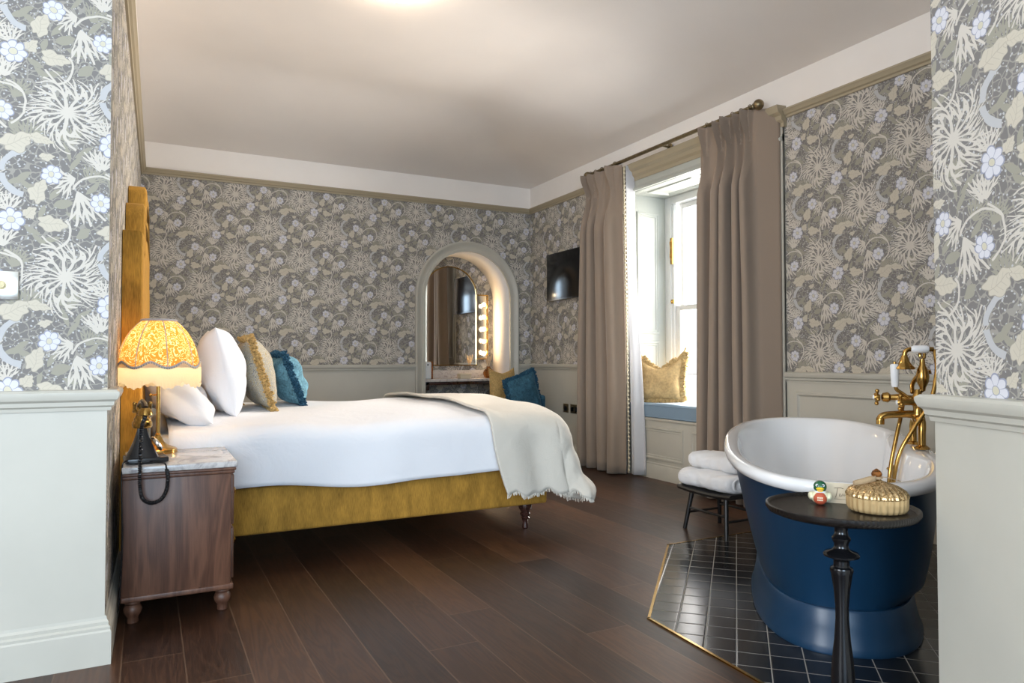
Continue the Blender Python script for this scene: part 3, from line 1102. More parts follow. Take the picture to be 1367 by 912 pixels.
b = MB()
for ya, yb in ((WY0, WY0 + 0.085), (WY1 - 0.085, WY1)): local_box(b, WX - 0.02, WX + 0.12, ya, yb, 0.553, WZ)
local_box(b, WX - 0.02, WX + 0.12, WY0 + 0.085, WY1 - 0.085, WZ - 0.07, WZ)
local_box(b, WX - 0.03, WX + 0.14, WY0 + 0.085, WY1 - 0.085, 0.554, 0.60)
for ya, yb in ((WY0 + 0.085, WY0 + 0.115), (WY1 - 0.115, WY1 - 0.085)): local_box(b, WX - 0.005, WX + 0.03, ya, yb, 0.60, WZ - 0.07)
b.build('frame', M['offwhite'], win)


def sash(x0, z0, z1, nm):
    b = MB()
    ya, yb = WY0 + 0.115, WY1 - 0.115
    for a, c in ((ya, ya + 0.055), (yb - 0.055, yb)): local_box(b, x0, x0 + 0.04, a, c, z0, z1, 0.006)
    local_box(b, x0 + 0.001, x0 + 0.039, ya + 0.05, yb - 0.05, z0, z0 + 0.05, 0.004)
    local_box(b, x0 + 0.001, x0 + 0.039, ya + 0.05, yb - 0.05, z1 - 0.05, z1, 0.004)
    s = b.build(nm, M['offwhite'], win)
    g = MB()
    local_box(g, x0 + 0.018, x0 + 0.022, ya + 0.05, yb - 0.05, z0 + 0.045, z1 - 0.045, 0)
    g.build('pane', M['pane'], s)
    return s


sash(WX + 0.065, 1.57, WZ - 0.07, 'upper_sash')
sash(WX + 0.02, 0.60, 1.62, 'lower_sash')
b = MB()
local_box(b, WX + 0.03, WX + 0.038, WY0 + 0.16, WY1 - 0.16, 0.945, 0.955, 0.001)
b.build('glazing_bar', M['chrome'], win)
b = MB()
yj = WY1 - 0.10 - cy
b.tube([(0.012 - 0.03, yj, 2.27 - cz), (0.012 - 0.05, yj, 2.25 - cz), (0.012 - 0.045, yj, 2.19 - cz), (0.012 - 0.05, yj, 2.10 - cz), (-0.02, yj, 2.06 - cz)], 0.007, 8)
b.box((-0.03, yj - 0.014, 2.03 - cz), (-0.008, yj + 0.014, 2.29 - cz), 0.003)
b.build('sash_lift', M['brass'], win)
b = MB()
b.sphere((-0.02, yj, 1.66 - cz), 0.014, 12)
b.box((-0.02, yj - 0.02, 1.64 - cz), (-0.004, yj + 0.02, 1.68 - cz), 0.003)
b.build('sash_stop', M['brass'], win)

# plain unseen windows of the rear part; the side one added for light
for nm, fr, ax in (('window_2', RW, 'y'), ('added_window_3', SW, 'x')):
    wn = thing(nm, 'unseen tall white window in the rear part of the room', 'window', (0, 0, 0))
    struct(wn)
    b, g = MB(), MB()
    a0, a1, z0, z1 = fr
    bars = [(a0, a0 + .07, z0, z1), (a1 - .07, a1, z0, z1), (a0, a1, z0, z0 + .07), (a0, a1, z1 - .07, z1), (a0, a1, (z0 + z1) / 2 - .03, (z0 + z1) / 2 + .03), ((a0 + a1) / 2 - .03, (a0 + a1) / 2 + .03, z0, z1)]
    for p0, p1, q0, q1 in bars:
        if ax == 'y': b.box((p0, YMIN - 0.10, q0), (p1, YMIN - 0.05, q1), 0.004)
        else: b.box((XMIN - 0.10, p0, q0), (XMIN - 0.05, p1, q1), 0.004)
    b.build('frame', M['offwhite'], wn)

# ================================================================ THINGS: shared builders
def pillow_pt(u, v, w, h, t, ear=0.0, pinch=0.10, sag=0.0):
    """closed cushion: u around 0..1 (front and back), returns front point for (a,b)"""
    a, b = u, v
    prof = max(0.0, (1 - abs(a) ** 3.4)) ** 0.62 * max(0.0, (1 - abs(b) ** 3.0)) ** 0.60
    px = 1 - pinch * (1 - abs(a) ** 2) * 0 - pinch * (1 - b * b) * 0
    # sides drawn in between the corners
    sx = 1 - pinch * (1 - b * b) * (abs(a) ** 3)
    sy = 1 - pinch * (1 - a * a) * (abs(b) ** 3)
    y = a * w / 2 * sx
    z = b * h / 2 * sy
    if ear: z += ear * (abs(a) ** 3) * max(0, b) ** 2 - ear * 0.8 * (1 - abs(a)) ** 1.5 * max(0, b) ** 4
    z -= sag * (1 - abs(a)) * max(0, b) ** 2
    return y, z, t / 2 * prof


def cushion_mesh(w, h, t, n=26, ear=0.0, pinch=0.08, sag=0.0, seed=0, lump=0.012):
    """local: thickness along x, width along y, height along z, centred"""
    rnd = random.Random(seed)
    ph = [rnd.uniform(0, 6.28) for _ in range(6)]
    b = MB()

    def f(sgn):
        def g(p, q):
            a, c = p * 2 - 1, q * 2 - 1
            # denser near the edge
            a, c = math.sin(a * PI / 2), math.sin(c * PI / 2)
            y, z, x = pillow_pt(a, c, w, h, t, ear, pinch, sag)
            k = min(1.0, x / (t * 0.2 + 1e-6))
            x += k * lump * (math.sin(a * 4.1 + ph[0] + c * 2) * 0.6 + math.sin(c * 5.3 + ph[1] - a * 3) * 0.5 + math.sin(a * 9 + c * 7 + ph[2]) * 0.25)
            return Vector((sgn * x, y, z))
        return g
    b.grid(f(1), n, n)
    b.grid(lambda p, q: f(-1)(1 - p, q), n, n)
    bmesh.ops.remove_doubles(b.bm, verts=list(b.bm.verts), dist=1e-5)
    return b


def cushion_edge(w, h, t, ear=0.0, pinch=0.08, sag=0.0, n=120):
    pts = []
    for k in range(n):
        s = 4.0 * k / n
        side, q = int(s), (s - int(s)) * 2 - 1
        a, c = ((q, 1), (1, -q), (-q, -1), (-1, q))[side]
        y, z, x = pillow_pt(a, c, w, h, t, ear, pinch, sag)
        pts.append(Vector((0, y, z)))
    return pts


def fringe_mesh(pts, r, L, seed=1, per=3):
    """bullion fringe: a cord with short strands standing outwards all the way round"""
    rnd = random.Random(seed)
    b = MB()
    n = len(pts)
    b.tube(pts, r * 0.55, 8, closed=True)
    c = sum(pts, Vector()) / n
    for i in range(n):
        for k in range(per):
            f = (k + rnd.random()) / per
            p = pts[i].lerp(pts[(i + 1) % n], f)
            d = (pts[(i + 1) % n] - pts[i - 1]).normalized()
            out = Vector((0, d.z, -d.y))
            if out.dot(p - c) < 0: out = -out
            e = p + out * L * rnd.uniform(0.75, 1.15) + d * rnd.uniform(-0.008, 0.008) + Vector((rnd.uniform(-1, 1) * r * 0.9, 0, 0))
            s = p + Vector((rnd.uniform(-1, 1) * r * 0.6, 0, 0)) - out * 0.003
            mid = s.lerp(e, 0.6) + Vector((rnd.uniform(-1, 1) * 0.003, 0, 0))
            b.tube([s, mid, e], [r * 0.26, r * 0.30, r * 0.16], 5)
    return b


def drape_fn(x0, x1, y0, y1, ztop, R, flare, crown=None, rip=0.0, rk=14.0, cflare=0.0, zmin=0.02, off=0.0, seed=0):
    """cloth laid over a box top [x0,x1]x[y0,y1]; (s,t) flat cloth coordinates"""
    def f(s, t):
        cxp, cyp = min(max(s, x0), x1), min(max(t, y0), y1)
        dx, dy = s - cxp, t - cyp
        r = math.hypot(dx, dy)
        z = ztop + (crown(cxp, cyp) if crown else 0.0)
        if r < 1e-6:
            return Vector((s, t, z + off))
        n = Vector((dx / r, dy / r, 0))
        q = PI * R / 2
        corner = 2 * abs(dx * dy) / (r * r)
        fl = flare + cflare * corner
        if r < q:
            out, drop = R * math.sin(r / R), R * (1 - math.cos(r / R))
        else:
            e = r - q
            out, drop = R + fl * e, R + e * math.sqrt(max(0.05, 1 - fl * fl))
        tang = (s * n.y - t * n.x) if corner < 0.02 else (s - t)
        k = smoothstep(0.02, 0.3, r)
        w = math.sin(rk * tang + seed) * 0.6 + math.sin(rk * 1.73 * tang + 2 * seed + 1.3) * 0.4
        out += rip * k * w + off
        p = Vector((cxp, cyp, z - drop + off * max(0, 1 - r / q))) + n * out
        p.z = max(p.z, zmin)
        return p
    return f


# ================================================================ BED
BX0, BX1, BY0, BY1 = 0.02, 2.30, 3.95, 5.93
bed = thing('bed', 'wide gold velvet upholstered bed on dark turned feet with a tall stepped headboard', 'bed', (0, BY0, 0))


def bl(p): return (p[0], p[1] - BY0, p[2])


# headboard: stepped outline, built as a slab with a raised border
steps = [(BY0 - 0.02, 0.17), (BY0 - 0.02, 1.735), (BY0 + 0.30, 1.735), (BY0 + 0.30, 1.86)]
for k in range(1, 7):
    a = k / 6 * PI / 2
    steps.append((BY0 + 0.30 + 0.10 * (1 - math.cos(a)), 1.86 + 0.09 * math.sin(a)))
steps += [(BY0 + 0.62, 1.95), (BY0 + 0.62, 2.05)]
for k in range(1, 7):
    a = k / 6 * PI / 2
    steps.append((BY0 + 0.62 + 0.09 * (1 - math.cos(a)), 2.05 + 0.06 * math.sin(a)))
mid = (BY0 + BY1) / 2
outline = steps + [(2 * mid - y, z) for y, z in reversed(steps)]


def inset(pts, d):
    out = []
    n = len(pts)
    for i in range(n):
        p0, p1, p2 = Vector(pts[i - 1]), Vector(pts[i]), Vector(pts[(i + 1) % n])
        e0, e1 = (p1 - p0), (p2 - p1)
        if e0.length < 1e-6 or e1.length < 1e-6:
            out.append(tuple(p1)); continue
        n0 = Vector((e0.y, -e0.x)).normalized()
        n1 = Vector((e1.y, -e1.x)).normalized()
        m = (n0 + n1)
        if m.length < 1e-6: m = n0
        m.normalize()
        k = d / max(0.4, m.dot(n0))
        out.append((p1.x + m.x * k, p1.y + m.y * k))
    return out


def HXf(y): return xl(y) + 0.003


b = MB()
prof = [(0.0, 0.0), (0.0, 0.078), (0.012, 0.090), (0.030, 0.094), (0.055, 0.094), (0.070, 0.086), (0.074, 0.072)]
rings = []
for d, x in prof:
    rings.append([bl((HXf(y) + x, y, z)) for y, z in inset(outline, d)])
b.ring_loft(rings)
hb = b.build('headboard', M['goldv'], bed, angle=50)
b = MB()
b.ring_loft([[bl((HXf(y) + x, y, z)) for y, z in inset(outline, d)] for d, x in ((0.085, 0.070), (0.095, 0.092), (0.14, 0.100), (0.2, 0.102))])
b.build('padded_panel', M['goldv'], hb, angle=50)
b = MB()
b.tube([bl((HXf(y) + 0.080, y, z)) for y, z in inset(outline, 0.006)], 0.006, 6, closed=True)
b.build('piping', M['goldv'], hb)

b = MB()
b.box(bl((BX0 + 0.005, BY0, 0.17)), bl((BX1, BY1, 0.42)), 0.018, 3)
b.build('base', M['goldv'], bed)
b = MB()
b.box(bl((BX0 + 0.01, BY0 + 0.02, 0.42)), bl((BX1 - 0.01, BY1 - 0.02, 0.70)), 0.05, 4)
b.build('mattress', M['white'], bed)
LEGP = [(0.014, 0.0), (0.020, 0.006), (0.021, 0.02), (0.016, 0.04), (0.022, 0.062), (0.030, 0.070), (0.024, 0.078), (0.032, 0.088), (0.034, 0.098), (0.026, 0.106), (0.030, 0.114), (0.042, 0.130), (0.046, 0.150), (0.044, 0.170), (0.030, 0.1705)]
for x, y in ((BX1 - 0.11, BY0 + 0.10), (BX1 - 0.11, BY1 - 0.10), (BX0 + 0.18, BY0 + 0.10), (BX0 + 0.18, BY1 - 0.10)):
    b = MB()
    b.lathe(LEGP, bl((x, y, 0)), 20)
    b.build('leg', M['dkwood'], bed)

# duvet
def crown(x, y):
    q = (y - BY0) / (BY1 - BY0)
    v = 0.055 * math.sin(PI * min(1, max(0, q))) ** 0.6
    v *= smoothstep(0.0, 0.7, x) * 0.6 + 0.4
    v += 0.006 * math.sin(x * 5 + y * 3) + 0.005 * math.sin(x * 9 - y * 6.1 + 1)
    return v


DX0, DX1 = 0.10, 2.28
DT = drape_fn(DX0 - 1, DX1, BY0 + 0.03, BY1 - 0.03, 0.725, 0.085, 0.03, crown, 0.006, 9.0, 0.18)
hang = 0.36
b = MB()


def duv(u, v):
    s = DX0 + (DX1 + 0.40 - DX0) * u
    t0, t1 = BY0 + 0.03 - hang, BY1 - 0.03 + hang
    v2 = v + 0.06 * math.sin(2 * PI * v) * 0
    t = t0 + (t1 - t0) * v2
    # rounded cloth corner
    dx, dy = max(0, s - DX1), max(0, BY0 + 0.03 - t, t - BY1 + 0.03)
    r = math.hypot(dx, dy)
    if r > 0.42:
        k = 0.42 / r
        s = DX1 + dx * k if dx > 0 else s
        t = (BY0 + 0.03 - dy * k) if t < BY0 + 0.03 else ((BY1 - 0.03 + dy * k) if t > BY1 - 0.03 else t)
    p = DT(s, t)
    if t < BY0 + 0.03:
        hem = (BY0 + 0.03 - t) / hang
        p.z += hem * (0.012 * math.sin(s * 4.0) - 0.02 * smoothstep(0.2, 1.9, s))
    return p


b.grid(duv, 110, 120)
o = b.build('duvet', M['white'], None, angle=80)
solidify(o, 0.012, -1)
tag(o, 'smooth white duvet spread over the whole bed', 'duvet')

# oatmeal throw across the foot of the bed
TT = drape_fn(DX0 - 1, DX1 + 0.02, BY0 + 0.01, BY1 - 0.01, 0.735, 0.11, 0.06, crown, 0.024, 13.0, 0.33, 0.05, 0.012, 0.6)
TS0, TS1 = 1.84, DX1 + 0.02 + 0.60
TY0, TY1 = BY0 + 0.01 - 0.53, BY1 - 0.01 + 0.50
b = MB()


def throw(u, v):
    s = TS0 + (TS1 - TS0) * u
    t = TY0 + (TY1 - TY0) * v
    dx, dy = max(0, s - DX1 - 0.02), max(0, BY0 + 0.01 - t, t - BY1 + 0.01)
    r = math.hypot(dx, dy)
    lim = 0.60 + 0.02 * math.sin(18 * (s - t))
    if dx > 0 and dy > 0 and r > lim:
        k = lim / r
        s = DX1 + 0.02 + dx * k
        t = (BY0 + 0.01 - dy * k) if t < mid else (BY1 - 0.01 + dy * k)
    p = TT(s, t)
    # wavy hem, the near edge slants a little
    if t < BY0:
        hem = (BY0 + 0.01 - t) / 0.53
        p.z += hem * (0.012 * math.sin(s * 21.0) + 0.010 * math.sin(s * 47))
        p.x += 0.10 * hem * hem * (1 - u)
    p.z += 0.022 * smoothstep(0.10, 0.0, u) * smoothstep(0.25, 0.0, max(dx, dy))
    p.z += 0.012 * smoothstep(0.2, 0.0, r) * math.sin(t * 8.0) * math.sin(s * 6 + 1)
    return p


b.grid(throw, 90, 150)
o = b.build('throw_blanket', M['throw'], None, angle=80)
solidify(o, 0.016, 1)
tag(o, 'oatmeal linen throw folded across the foot of the bed and hanging over its corner', 'blanket')
# frayed hem
b = MB()
rnd = random.Random(3)
for k in range(150):
    u = k / 149
    p = throw(u, 0.0)
    if p.x < 2.0 or True:
        b.tube([p + Vector((0, -0.006, 0.006)), p + Vector((rnd.uniform(-.008, .008), -0.010, -0.014 - rnd.random() * 0.012))], [0.004, 0.002], 4)
for k in range(120):
    v = k / 119 * 0.5
    p = throw(1.0, v)
    b.tube([p + Vector((0.006, 0, 0.006)), p + Vector((0.010, rnd.uniform(-.008, .008), -0.014 - rnd.random() * 0.012))], [0.004, 0.002], 4)
b.build('frayed_hem', M['throw'], o)


def bed_cushion(name, label, cat, loc, w, h, t, lean, mat, group=None, fr=None, frl=0.03, yaw=0.0, seed=0, pinch=0.07, ear=0.0, sag=0.0, roll=0.0, lump=0.012, frw=0.030):
    """stands on its lower edge; lean tips the top towards the headboard (-x)"""
    o = thing(name, label, cat, loc, (roll, -lean, yaw), group)
    b = cushion_mesh(w, h, t, 30, ear, pinch, sag, seed, lump)
    for v in b.bm.verts: v.co.z += h / 2
    c = b.build('cover', M[mat], o, angle=70)
    if fr:
        pts = [p + Vector((0, 0, h / 2)) for p in cushion_edge(w, h, t, ear, pinch, sag)]
        fringe_mesh(pts, frw, frl, seed + 5, 6).build('fringe', M[fr], o)
    return o


bed_cushion('pillow', 'white pillow slumped against the headboard behind the lamp', 'pillow', (0.31, 4.30, 0.760), 0.62, 0.46, 0.22, 0.88, 'white', 'white pillows', seed=2, pinch=0.05, lump=0.02)
bed_cushion('pillow', 'white square pillow standing upright in front of the slumped pillow', 'pillow', (0.46, 4.62, 0.765), 0.56, 0.53, 0.25, 0.22, 'white', 'white pillows', seed=4, pinch=0.06, lump=0.016)
bed_cushion('pillow', 'far white pillow of the bed, half hidden behind the upright one', 'pillow', (0.32, 5.35, 0.765), 0.60, 0.52, 0.22, 0.35, 'white', 'white pillows', seed=6, pinch=0.05)
bed_cushion('cushion', 'grey leaf print cushion with gold fringe, nearest one beside the white pillow', 'cushion', (0.70, 4.80, 0.79), 0.46, 0.46, 0.19, 0.30, 'leafprint', 'gold fringed cushions', 'goldfr', 0.026, seed=8)
bed_cushion('cushion', 'second gold fringed cushion, standing behind the near leaf print one', 'cushion', (0.57, 5.36, 0.785), 0.46, 0.46, 0.19, 0.30, 'leafprint', 'gold fringed cushions', 'goldfr', 0.026, seed=9)
bed_cushion('cushion', 'small teal velvet cushion with dark fringe at the front of the bed pillows', 'cushion', (0.93, 5.02, 0.79), 0.40, 0.36, 0.17, 0.36, 'bluev_l', None, 'bluefr', 0.030, seed=11, lump=0.02)

# ================================================================ BEDSIDE TABLE
NX0, NX1, NY0, NY1 = -0.088, 0.335, 3.325, 3.86
ns = thing('bedside_table', 'walnut bedside table with marble top and bun feet beside the bed', 'bedside table', (NX0, NY0, 0))


def nl(p): return (p[0] - NX0, p[1] - NY0, p[2])


b = MB()
b.box(nl((NX0, NY0, 0.115)), nl((NX1, NY1, 0.605)), 0.006)
b.build('body', M['walnut'], ns)
b = MB()
b.box(nl((NX0 - 0.0, NY0 - 0.008, 0.098)), nl((NX1 + 0.010, NY1 + 0.008, 0.122)), 0.006, 3)
b.build('base_moulding', M['walnut'], ns)
b = MB()
b.box(nl((NX0 - 0.0, NY0 - 0.008, 0.600)), nl((NX1 + 0.012, NY1 + 0.008, 0.618)), 0.005, 3)
b.box(nl((NX0 - 0.0, NY0 - 0.014, 0.614)), nl((NX1 + 0.018, NY1 + 0.014, 0.628)), 0.005, 3)
b.build('top_moulding', M['walnut'], ns)
b = MB()
b.box(nl((NX0 - 0.0, NY0 - 0.018, 0.628)), nl((NX1 + 0.022, NY1 + 0.018, 0.655)), 0.005, 3)
b.build('marble_top', M['marble'], ns)
FOOT = [(0.018, 0.0), (0.022, 0.004), (0.022, 0.026), (0.026, 0.032), (0.032, 0.042), (0.036, 0.056), (0.032, 0.070), (0.026, 0.078), (0.034, 0.086), (0.034, 0.099)]
for x in (NX0 + 0.045, NX1 - 0.030):
    for y in (NY0 + 0.045, NY1 - 0.045):
        b = MB()
        b.lathe(FOOT, nl((x, y, 0)), 20)
        b.build('foot', M['walnut'], ns)
for z0, z1 in ((0.135, 0.355), (0.370, 0.590)):
    b = MB()
    b.box(nl((NX1 - 0.002, NY0 + 0.03, z0)), nl((NX1 + 0.014, NY1 - 0.03, z1)), 0.005)
    d = b.build('drawer', M['walnut'], ns)
    b = MB()
    b.lathe([(0.006, 0.0), (0.006, 0.012), (0.014, 0.018), (0.016, 0.026), (0.008, 0.032)], nl((NX1 + 0.014, (NY0 + NY1) / 2, (z0 + z1) / 2)), 16, Matrix.Rotation(PI / 2, 3, 'Y'))
    b.build('knob', M['brass'], d)

# ================================================================ TABLE LAMP
LX, LY, LZ = 0.050, 3.765, 0.655
lamp = thing('table_lamp', 'lit brass table lamp with a domed fringed fabric shade on the bedside table', 'lamp', (LX, LY, LZ))
b = MB()
b.lathe([(0.084, 0.0), (0.086, 0.006), (0.084, 0.018), (0.076, 0.024), (0.060, 0.030), (0.040, 0.040), (0.026, 0.054), (0.018, 0.072), (0.012, 0.082), (0.014, 0.088), (0.009, 0.094)], (0, 0, 0), 32)
b.build('base', M['brass'], lamp)
b = MB()
b.lathe([(0.0085, 0.09), (0.0085, 0.376), (0.014, 0.381), (0.016, 0.396), (0.016, 0.436), (0.008, 0.438)], (0, 0, 0), 16)
b.build('stem', M['brass'], lamp)
b = MB()
b.tube([(-0.008, 0, 0.275), (-0.03, -0.004, 0.275)], 0.004, 8)
b.sphere((-0.032, -0.004, 0.275), 0.008, 10)
b.build('switch', M['brass'], lamp)
SH = [(r_, z_ + 0.036) for r_, z_ in [(0.180, 0.372), (0.176, 0.41), (0.167, 0.45), (0.150, 0.495), (0.125, 0.54), (0.098, 0.572), (0.075, 0.592)]]
NP = 8
b = MB()
seg = 64
rings = []
for r, z in SH:
    ring = []
    for k in range(seg):
        a = 2 * PI * k / seg + 0.2
        ring.append((r * (0.965 + 0.035 * abs(math.sin(NP * (a - 0.2) / 2)) ** 0.7) * math.cos(a), r * (0.965 + 0.035 * abs(math.sin(NP * (a - 0.2) / 2)) ** 0.7) * math.sin(a), z))
    rings.append(ring)
b.ring_loft(rings, True, False, False)
sh = b.build('shade', M['shade'], lamp, angle=70)
for k in range(NP):
    a = 2 * PI * k / NP + 0.2
    b = MB()
    b.tube([(r * 0.972 * math.cos(a), r * 0.972 * math.sin(a), z) for r, z in SH], 0.0024, 6)
    b.build('seam', M['greytrim'], sh)
b = MB()
b.tube([(0.075 * math.cos(2 * PI * k / 40), 0.075 * math.sin(2 * PI * k / 40), 0.630) for k in range(40)], 0.006, 8, closed=True)
b.build('top_ring', M['greytrim'], sh)


def scallop(a): return 0.433 - 0.028 * abs(math.cos(NP * (a - 0.2) / 2)) ** 1.4


b = MB()
b.grid(lambda u, v: (0.181 * math.cos(2 * PI * u + 0.2), 0.181 * math.sin(2 * PI * u + 0.2), scallop(2 * PI * u + 0.2) - 0.006 + 0.012 * v), 96, 3, True)
solidify(b.build('braid', M['greytrim'], sh), 0.004, 1)
b = MB()
NF = 220


def frg(u, v):
    a = 2 * PI * u + 0.2
    k = int(round(u * NF))
    rr = 0.183 + (0.0035 if k % 2 else -0.001)
    return (rr * math.cos(a), rr * math.sin(a), scallop(a) - v * (0.095 + 0.004 * math.sin(k * 7.3)))


b.grid(frg, NF, 4, True)
b.build('fringe', M['fringe'], sh, angle=89)
b = MB()
b.lathe([(0.012, 0.436), (0.018, 0.456), (0.030, 0.491), (0.030, 0.511), (0.018, 0.534), (0.004, 0.541)], (0, 0, 0), 16)
b.build('bulb', M['lampbulb'], lamp)

# ================================================================ TELEPHONE
ph = thing('telephone', 'black and brass old fashioned telephone with curly cord on the bedside table', 'telephone', (-0.000, 3.44, 0.655), (0, 0, 0.12))
b = MB()
b.box((-0.078, -0.060, 0.004), (0.082, 0.10, 0.026), 0.005)
b.build('base', M['blackplastic'], ph)
b = MB()
rings = []
for k in range(9):
    q = k / 8
    s = 0.046 * (1 - q) ** 1.4 + 0.019
    z = 0.024 + 0.125 * q
    rings.append([(-0.014 + s * sx_ * (1 if abs(sx_) > abs(sy_) else 1), 0.01 + s * sy_ * 0.95, z) for sx_, sy_ in [(math.cos(2 * PI * j / 24) / max(abs(math.cos(2 * PI * j / 24)), abs(math.sin(2 * PI * j / 24))) ** 0.55, math.sin(2 * PI * j / 24) / max(abs(math.cos(2 * PI * j / 24)), abs(math.sin(2 * PI * j / 24))) ** 0.55) for j in range(24)]])
b.ring_loft(rings)
b.build('body', M['blackplastic'], ph)
b = MB()
b.lathe([(0.020, 0.146), (0.036, 0.150), (0.040, 0.158), (0.040, 0.174), (0.034, 0.180), (0.034, 0.190), (0.028, 0.196), (0.024, 0.212), (0.010, 0.216)], (-0.014, 0.01, 0), 24)
b.build('collar', M['brass'], ph)
b = MB()
for s in (-1, 1):
    b.tube([(-0.014 + 0.012 * s, 0.01 - 0.0, 0.21), (-0.014 + 0.030 * s, 0.01, 0.228), (-0.014 + 0.030 * s, 0.01, 0.25)], 0.007, 8)
    b.sphere((-0.014 + 0.030 * s, 0.01, 0.253), 0.009, 10)
b.build('cradle', M['brass'], ph)
b = MB()
b.lathe([(0.034, 0.0), (0.036, 0.004), (0.036, 0.010), (0.030, 0.016), (0.010, 0.018)], (0.036, 0.000, 0.075), 24, Euler((0.0, 1.0, 0)).to_matrix())
b.build('dial', M['chrome'], ph)
b = MB()
hy = 0.01
b.tube([(-0.014, hy - 0.088, 0.238), (-0.014, hy - 0.05, 0.256), (-0.014, hy, 0.262), (-0.014, hy + 0.05, 0.256), (-0.014, hy + 0.088, 0.238)], [0.013, 0.011, 0.011, 0.011, 0.013], 12)
hs = b.build('handset', M['blackplastic'], ph)
for s in (-1, 1):
    b = MB()
    b.lathe([(0.016, 0.0), (0.026, -0.012), (0.030, -0.028), (0.026, -0.032)][::-1], (-0.014, hy + 0.092 * s, 0.240), 18)
    b.build('ear_cup' if s > 0 else 'mouth_cup', M['brass'], hs)
# curly cord: up to the handset end, hanging in a loop over the front edge
ctrl = [(-0.014, hy - 0.100, 0.205), (-0.030, -0.110, 0.16), (-0.036, -0.138, 0.08), (-0.040, -0.158, 0.0), (-0.040, -0.158, -0.07), (-0.030, -0.158, -0.125), (0.0, -0.157, -0.148), (0.035, -0.157, -0.140), (0.058, -0.157, -0.105), (0.064, -0.157, -0.050), (0.060, -0.154, -0.015)]


def catmull(ctrl, n):
    out = []
    P = [Vector(p) for p in ctrl]
    P = [P[0] * 2 - P[1]] + P + [P[-1] * 2 - P[-2]]
    for i in range(1, len(P) - 2):
        for k in range(n):
            t = k / n
            a, b_, c, d = P[i - 1], P[i], P[i + 1], P[i + 2]
            out.append(0.5 * ((2 * b_) + (c - a) * t + (2 * a - 5 * b_ + 4 * c - d) * t * t + (3 * b_ - a - 3 * c + d) * t ** 3))
    out.append(P[-2])
    return out


cl = catmull(ctrl, 60)
pts = []
for i, p in enumerate(cl):
    t = (cl[min(i + 1, len(cl) - 1)] - cl[max(i - 1, 0)]).normalized()
    n1 = t.cross(Vector((0, 1, 0.01))).normalized()
    n2 = t.cross(n1)
    a = i * 0.85
    pts.append(p + (n1 * math.cos(a) + n2 * math.sin(a)) * 0.0055)
b = MB()
b.tube(pts, 0.0033, 6)
b.tube(catmull([(0.060, -0.154, -0.015), (0.056, -0.125, 0.006), (0.03, -0.095, 0.008), (0.010, -0.060, 0.012)], 8), 0.0035, 6)
b.build('curly_cord', M['blackplastic'], ph)
b = MB()
b.tube(catmull([(-0.070, -0.055, 0.012), (-0.088, -0.075, 0.018), (-0.100, -0.110, 0.0), (-0.104, -0.128, -0.08), (-0.098, -0.130, -0.25), (-0.100, -0.128, -0.40), (-0.105, -0.100, -0.56), (-0.105, -0.02, -0.62)], 10), 0.0035, 6)
b.build('line_cord', M['blackplastic'], ph)

# ================================================================ VANITY RECESS
van = thing('vanity_shelf', 'marble vanity shelf across the arched recess in the far wall', 'shelf', (AX, YB + 0.22, 0))
b = MB()
b.box((-AH + 0.004, -0.20, 0.835), (AH - 0.004, 0.238, 0.866), 0.004)
b.build('marble_top', M['marble_v'], van)
b = MB()
b.box((-AH + 0.03, -0.18, 0.800), (AH - 0.03, -0.155, 0.835), 0.003)
for s in (-1, 1): b.box((s * (AH - 0.05) - 0.02, -0.18, 0.74), (s * (AH - 0.05) + 0.02, 0.20, 0.835), 0.004)
b.build('shelf_support', M['dkwood'], van)
b = MB()
b.box((-AH + 0.004, 0.222, 0.866), (AH - 0.004, 0.238, 0.960), 0.003)
b.build('upstand', M['marble_v'], van)

MX, MW, MZ0, MZS = 3.285, 0.355, 1.015, 1.875
mir = thing('mirror', 'arched vanity mirror in a thin brass frame in the wall recess', 'mirror', (MX, YB + AD - 0.004, MZ0))


def arch_pts(r, z0, zs, n=32):
    return [(-r, z0)] + [(-r * math.cos(PI * k / n), zs + r * math.sin(PI * k / n)) for k in range(n + 1)] + [(r, z0)]


b = MB()
b.prism([(x, -0.012, z) for x, z in arch_pts(MW - 0.010, 0.010, MZS - MZ0)], (0, 0.006, 0))
b.build('mirror_glass', M['mirror'], mir)
b = MB()
o_ = arch_pts(MW, 0.0, MZS - MZ0)
i_ = arch_pts(MW - 0.012, 0.012, MZS - MZ0)
rings = []
for (xo, zo), (xi, zi) in zip(o_, i_): rings.append([(xo, 0.0, zo), (xo, -0.022, zo), (xi, -0.022, zi), (xi, 0.0, zi)])
rings.append(rings[0])
b.ring_loft(rings, True, False, False)
b.build('frame', M['brass'], mir)

vl = thing('vanity_light', 'brass framed strip of five glowing round bulbs beside the arched mirror', 'light', (3.705, YB + AD - 0.001, 1.10))
b = MB()
b.box((-0.070, -0.030, 0.0), (0.070, 0.0, 0.79), 0.004)
b.build('backplate', M['chrome'], vl)
b = MB()
b.frame((0, -0.032, 0.395), (1, 0, 0), (0, 0, 1), (0, -1, 0), 0.155, 0.805, [(0, -0.03), (0, 0.008), (0.010, 0.008), (0.010, -0.03)])
b.build('frame', M['brass'], vl)
for k in range(5):
    b = MB()
    b.lathe([(0.020, 0.0), (0.020, 0.020), (0.014, 0.022)], (0, -0.030, 0.062 + 0.152 * k), 16, Matrix.Rotation(PI / 2, 3, 'X'))
    s = b.build('bulb_holder', M['brass'], vl)
    b = MB()
    b.sphere((0, -0.075, 0.062 + 0.152 * k), 0.023, 16)
    b.build('bulb', M['bulb'], s)

